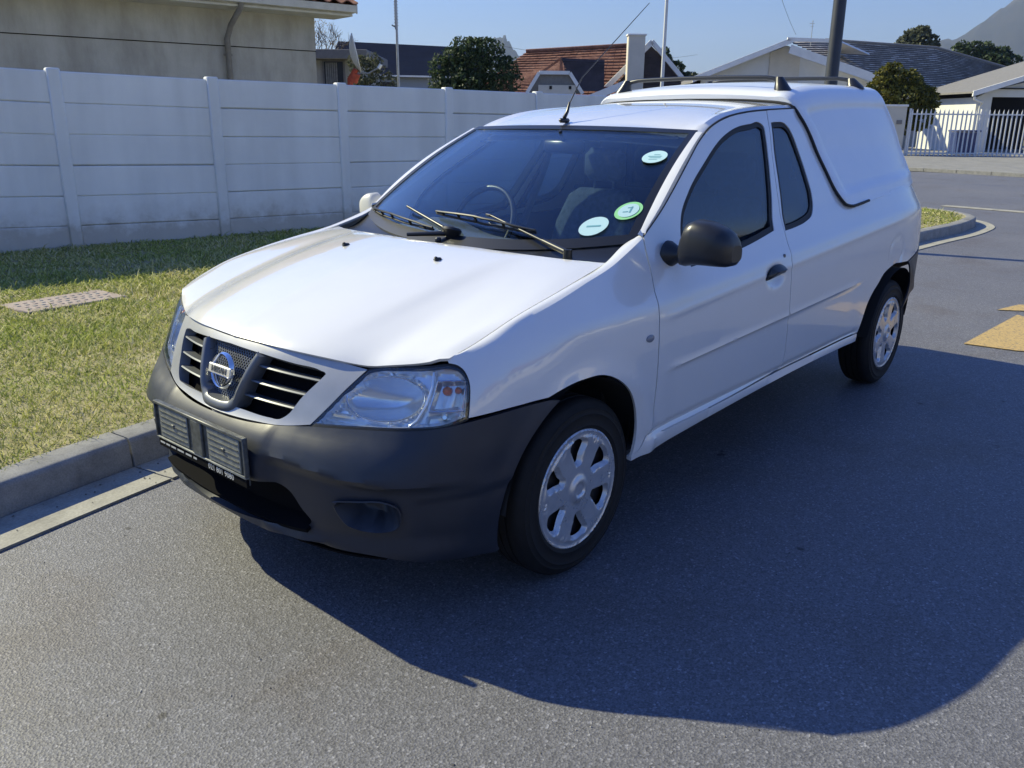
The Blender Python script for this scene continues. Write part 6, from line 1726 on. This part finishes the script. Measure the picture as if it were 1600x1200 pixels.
def vegetation():
    tree('dark_evergreen_tree', -.95, 24, [(-.25, 0, 2.55, .62), (.25, .1, 2.75, .75), (-.65, 0, 2.35, .50), (.75, .1, 2.45, .58), (.0, 0, 3.05, .50), (-.30, -.1, 3.10, .38), (.35, 0, 3.15, .38), (-.85, -.1, 2.75, .32), (-.1, -.2, 2.1, .7), (.6, 0, 2.0, .6), (-.7, 0, 1.9, .5), (.95, .1, 2.75, .30), (-.55, 0, 2.95, .32)], 15000, .042, 'leaf_dark', 3, (2.4, .14), label='dense dark green tree left of the red tiled roof', cat='tree')
    # bare straggly tree by the house corner
    r = hroot('bare_tree', -5.3, 26, label='bare pale twiggy tree beside the corner of the grey plastered house', cat='tree'); mb = MB(); g = random.Random(5)
    def br(p, d, L, rad, lev):
        q = p+d*L; mb.tube([p, p.lerp(q, .5)+Vector((g.uniform(-.05, .05)*L, 0, g.uniform(-.05, .05)*L)), q], [rad, rad*.8, rad*.6], 5, False)
        if lev == 0: return
        for _ in range(3 if lev > 1 else 4):
            e = (d+Vector((g.uniform(-.8, .8), g.uniform(-.6, .6), g.uniform(-.35, .6)))).normalized(); br(q, e, L*g.uniform(.55, .8), rad*.55, lev-1)
    br(Vector((0, 0, 0)), Vector((0, 0, 1)), 2.5, .05, 0); 
    for k in range(6): br(Vector((0, 0, 2.4)), Vector((g.uniform(-.6, .6), g.uniform(-.3, .3), 1)).normalized(), .62, .028, 3)
    mb.build('trunk', M['bark'], r); leaf_cloud('crown', [(0, 0, 3.45, .62), (-.3, 0, 3.9, .42), (.35, 0, 3.2, .4)], 900, .022, M['leaf_straw'], r, 9)
    tree('yellow_green_bush', 16.9, 38.6, [(0, 0, 2.3, .95), (-.7, 0, 2.7, .72), (.7, 0, 2.4, .80), (-.3, .1, 3.25, .58), (-.85, 0, 3.35, .34), (.35, 0, 3.05, .55), (1.15, 0, 2.3, .55), (-1.15, 0, 2.7, .42), (0, 0, 1.6, .8), (.9, 0, 1.7, .7), (-.6, -.1, 3.6, .28)], 9000, .085, 'leaf_yellow', 5, (1.8, .12), label='rounded yellow green tree in front of the white gabled house', cat='tree')
    tree('bushy_shrub', -2.85, 18, [(0, 0, 2.25, .30), (.18, 0, 2.45, .22), (-.15, 0, 2.5, .18), (0, 0, 1.9, .35), (.45, 0, 2.15, .2)], 2200, .03, 'leaf_grey', 6, (1.6, .05), label='loose grey green shrub behind the satellite dish', cat='shrub')
    tree('distant_pointed_tree', 9.6, 54, [(-.6, 0, 3.6, 1.0), (.5, 0, 3.4, .9), (-.9, 0, 4.9, .45), (-.2, 0, 4.7, .5), (.5, 0, 4.4, .45), (1.3, 0, 3.6, .7), (-.3, 0, 5.3, .3)], 5500, .10, 'leaf_dark', 7, (3.2, .2), label='dark conifer between the red roofed house and the white gabled house', cat='tree')
    tree('distant_hedge_tree', 11.6, 53, [(0, 0, 3.2, .8), (-.7, 0, 3.5, .6), (.8, 0, 3.5, .5)], 2500, .09, 'leaf_grey', 17, (2.6, .15), label='pale green tree top at the left end of the white gable', cat='tree')
    tree('distant_round_tree', 40.3, 90, [(0, 0, 8.8, 1.5), (-1.1, 0, 8.5, 1.1), (1.1, 0, 8.7, 1.1), (.4, 0, 9.6, 1.0), (-.5, 0, 9.4, .9), (0, 0, 7.2, 2.0)], 5000, .2, 'leaf_grey', 8, (7.0, .3), label='grey green tree top above the middle of the grey tiled roof', cat='tree')
    tree('distant_dark_tree', 50.0, 95, [(-2.6, 0, 8.6, 1.0), (-1.2, 0, 8.7, .9), (0, 0, 8.5, 1.0), (1.6, 0, 7.9, 1.2), (2.8, 0, 7.2, 1.2), (0, 0, 6.5, 2.6)], 5500, .2, 'leaf_dark', 12, (6.4, .3), label='low dark trees on the skyline below the mountain', cat='tree')
    tree('distant_corner_tree', 57.8, 95, [(0, 0, 7.2, 1.6), (-1.6, 0, 6.7, 1.3), (1.8, 0, 7.4, 1.6)], 4000, .2, 'leaf_grey', 13, (6.0, .3), label='tree tops at the right edge behind the garage', cat='tree')
    tree('street_tree', -9, -44, [(0, 0, 5.5, 2.4), (1.6, 0, 4.8, 1.8), (-1.6, .4, 4.9, 1.8)], 3000, .2, 'leaf_dark', 14, (4, .25), label='dark tree across the road behind the photographer', cat='tree')
    # weeds and a few taller tufts on the verge tip
    for (x, y, s, lab) in ((-13.0, -2.6, .16, 'low scrubby plant on the far tip of the verge'),):
        o = leaf_cloud('weed', [(0, 0, .10, s), (.2, .1, .08, s*.7), (-.2, -.05, .07, s*.7)], 500, .018, M['leaf_grey'], None, 21); o.location = (x, y, .13); props(o, lab, 'weed')
vegetation()

# ------------------------------------------------------------------ mountains
def mountains():
    def ridge(name, prof, Y0, Y1, mat, kind='structure'):
        hy = Vector((-.74597, -.66598, 0)); V = []; F = []; m = 14; n = len(prof)
        g = np.random.default_rng(4)
        for i, (X, Z) in enumerate(prof):
            for j in range(m):
                t = j/(m-1); Y = Y0+(Y1-Y0)*t; z = Z*math.sin(min(1, t*1.4)*math.pi/2)**1.1*(1+.10*(g.random()-.5)*(t < .7)); p = HO+HX*(X*(Y/Y1))+hy*Y; V.append((p.x, p.y, z-5))
        for i in range(n-1):
            for j in range(m-1): F.append((i*m+j, i*m+j+1, (i+1)*m+j+1, (i+1)*m+j))
        o = mesh_obj(name, V, F, mat, None, 60, kind=kind)
    base = [(900, 60), (1100, 110), (1300, 175), (1560, 240), (1640, 262), (1720, 283), (1770, 300), (1820, 330), (1870, 362), (1915, 395), (1950, 430), (1985, 458), (2030, 468), (2100, 475), (2300, 470), (2700, 440), (3200, 300), (3600, 100)]
    xs = [b[0] for b in base]; zs = [b[1] for b in base]; X = np.linspace(900, 3600, 90)
    g = np.random.default_rng(2); Z = np.interp(X, xs, zs)+g.normal(0, 2.0, 90)
    ridge('mountain', [(x, z) for x, z in zip(X, Z)], 2300, 3500, M['mount'])
    pk = [(-130, 60), (-90, 140), (-72, 195), (-58, 232), (-46, 250), (-28, 257), (-8, 250), (6, 232), (24, 212), (42, 192), (62, 172), (84, 135), (130, 40)]
    xs = [b[0] for b in pk]; zs = [b[1] for b in pk]; X = np.linspace(-130, 130, 44); Z = np.interp(X, xs, zs)
    ridge('rocky_peak', [(x, z) for x, z in zip(X, Z)], 2700, 3000, M['mount'])
mountains()
def haze():
    me = MB(); me.box((-1500, -1200, 240), (6800, 6800, 490+4)); 
    k = MT('haze'); v = k.n('ShaderNodeVolumePrincipled'); v.inputs['Color'].default_value = (.62, .76, 1.0, 1); v.inputs['Density'].default_value = .00014; v.inputs['Anisotropy'].default_value = .2
    k.l(v.outputs[0], k.out.inputs['Volume'])
    me.build('haze', k.m, None, kind='stuff')
HAZE = True
if HAZE: haze()
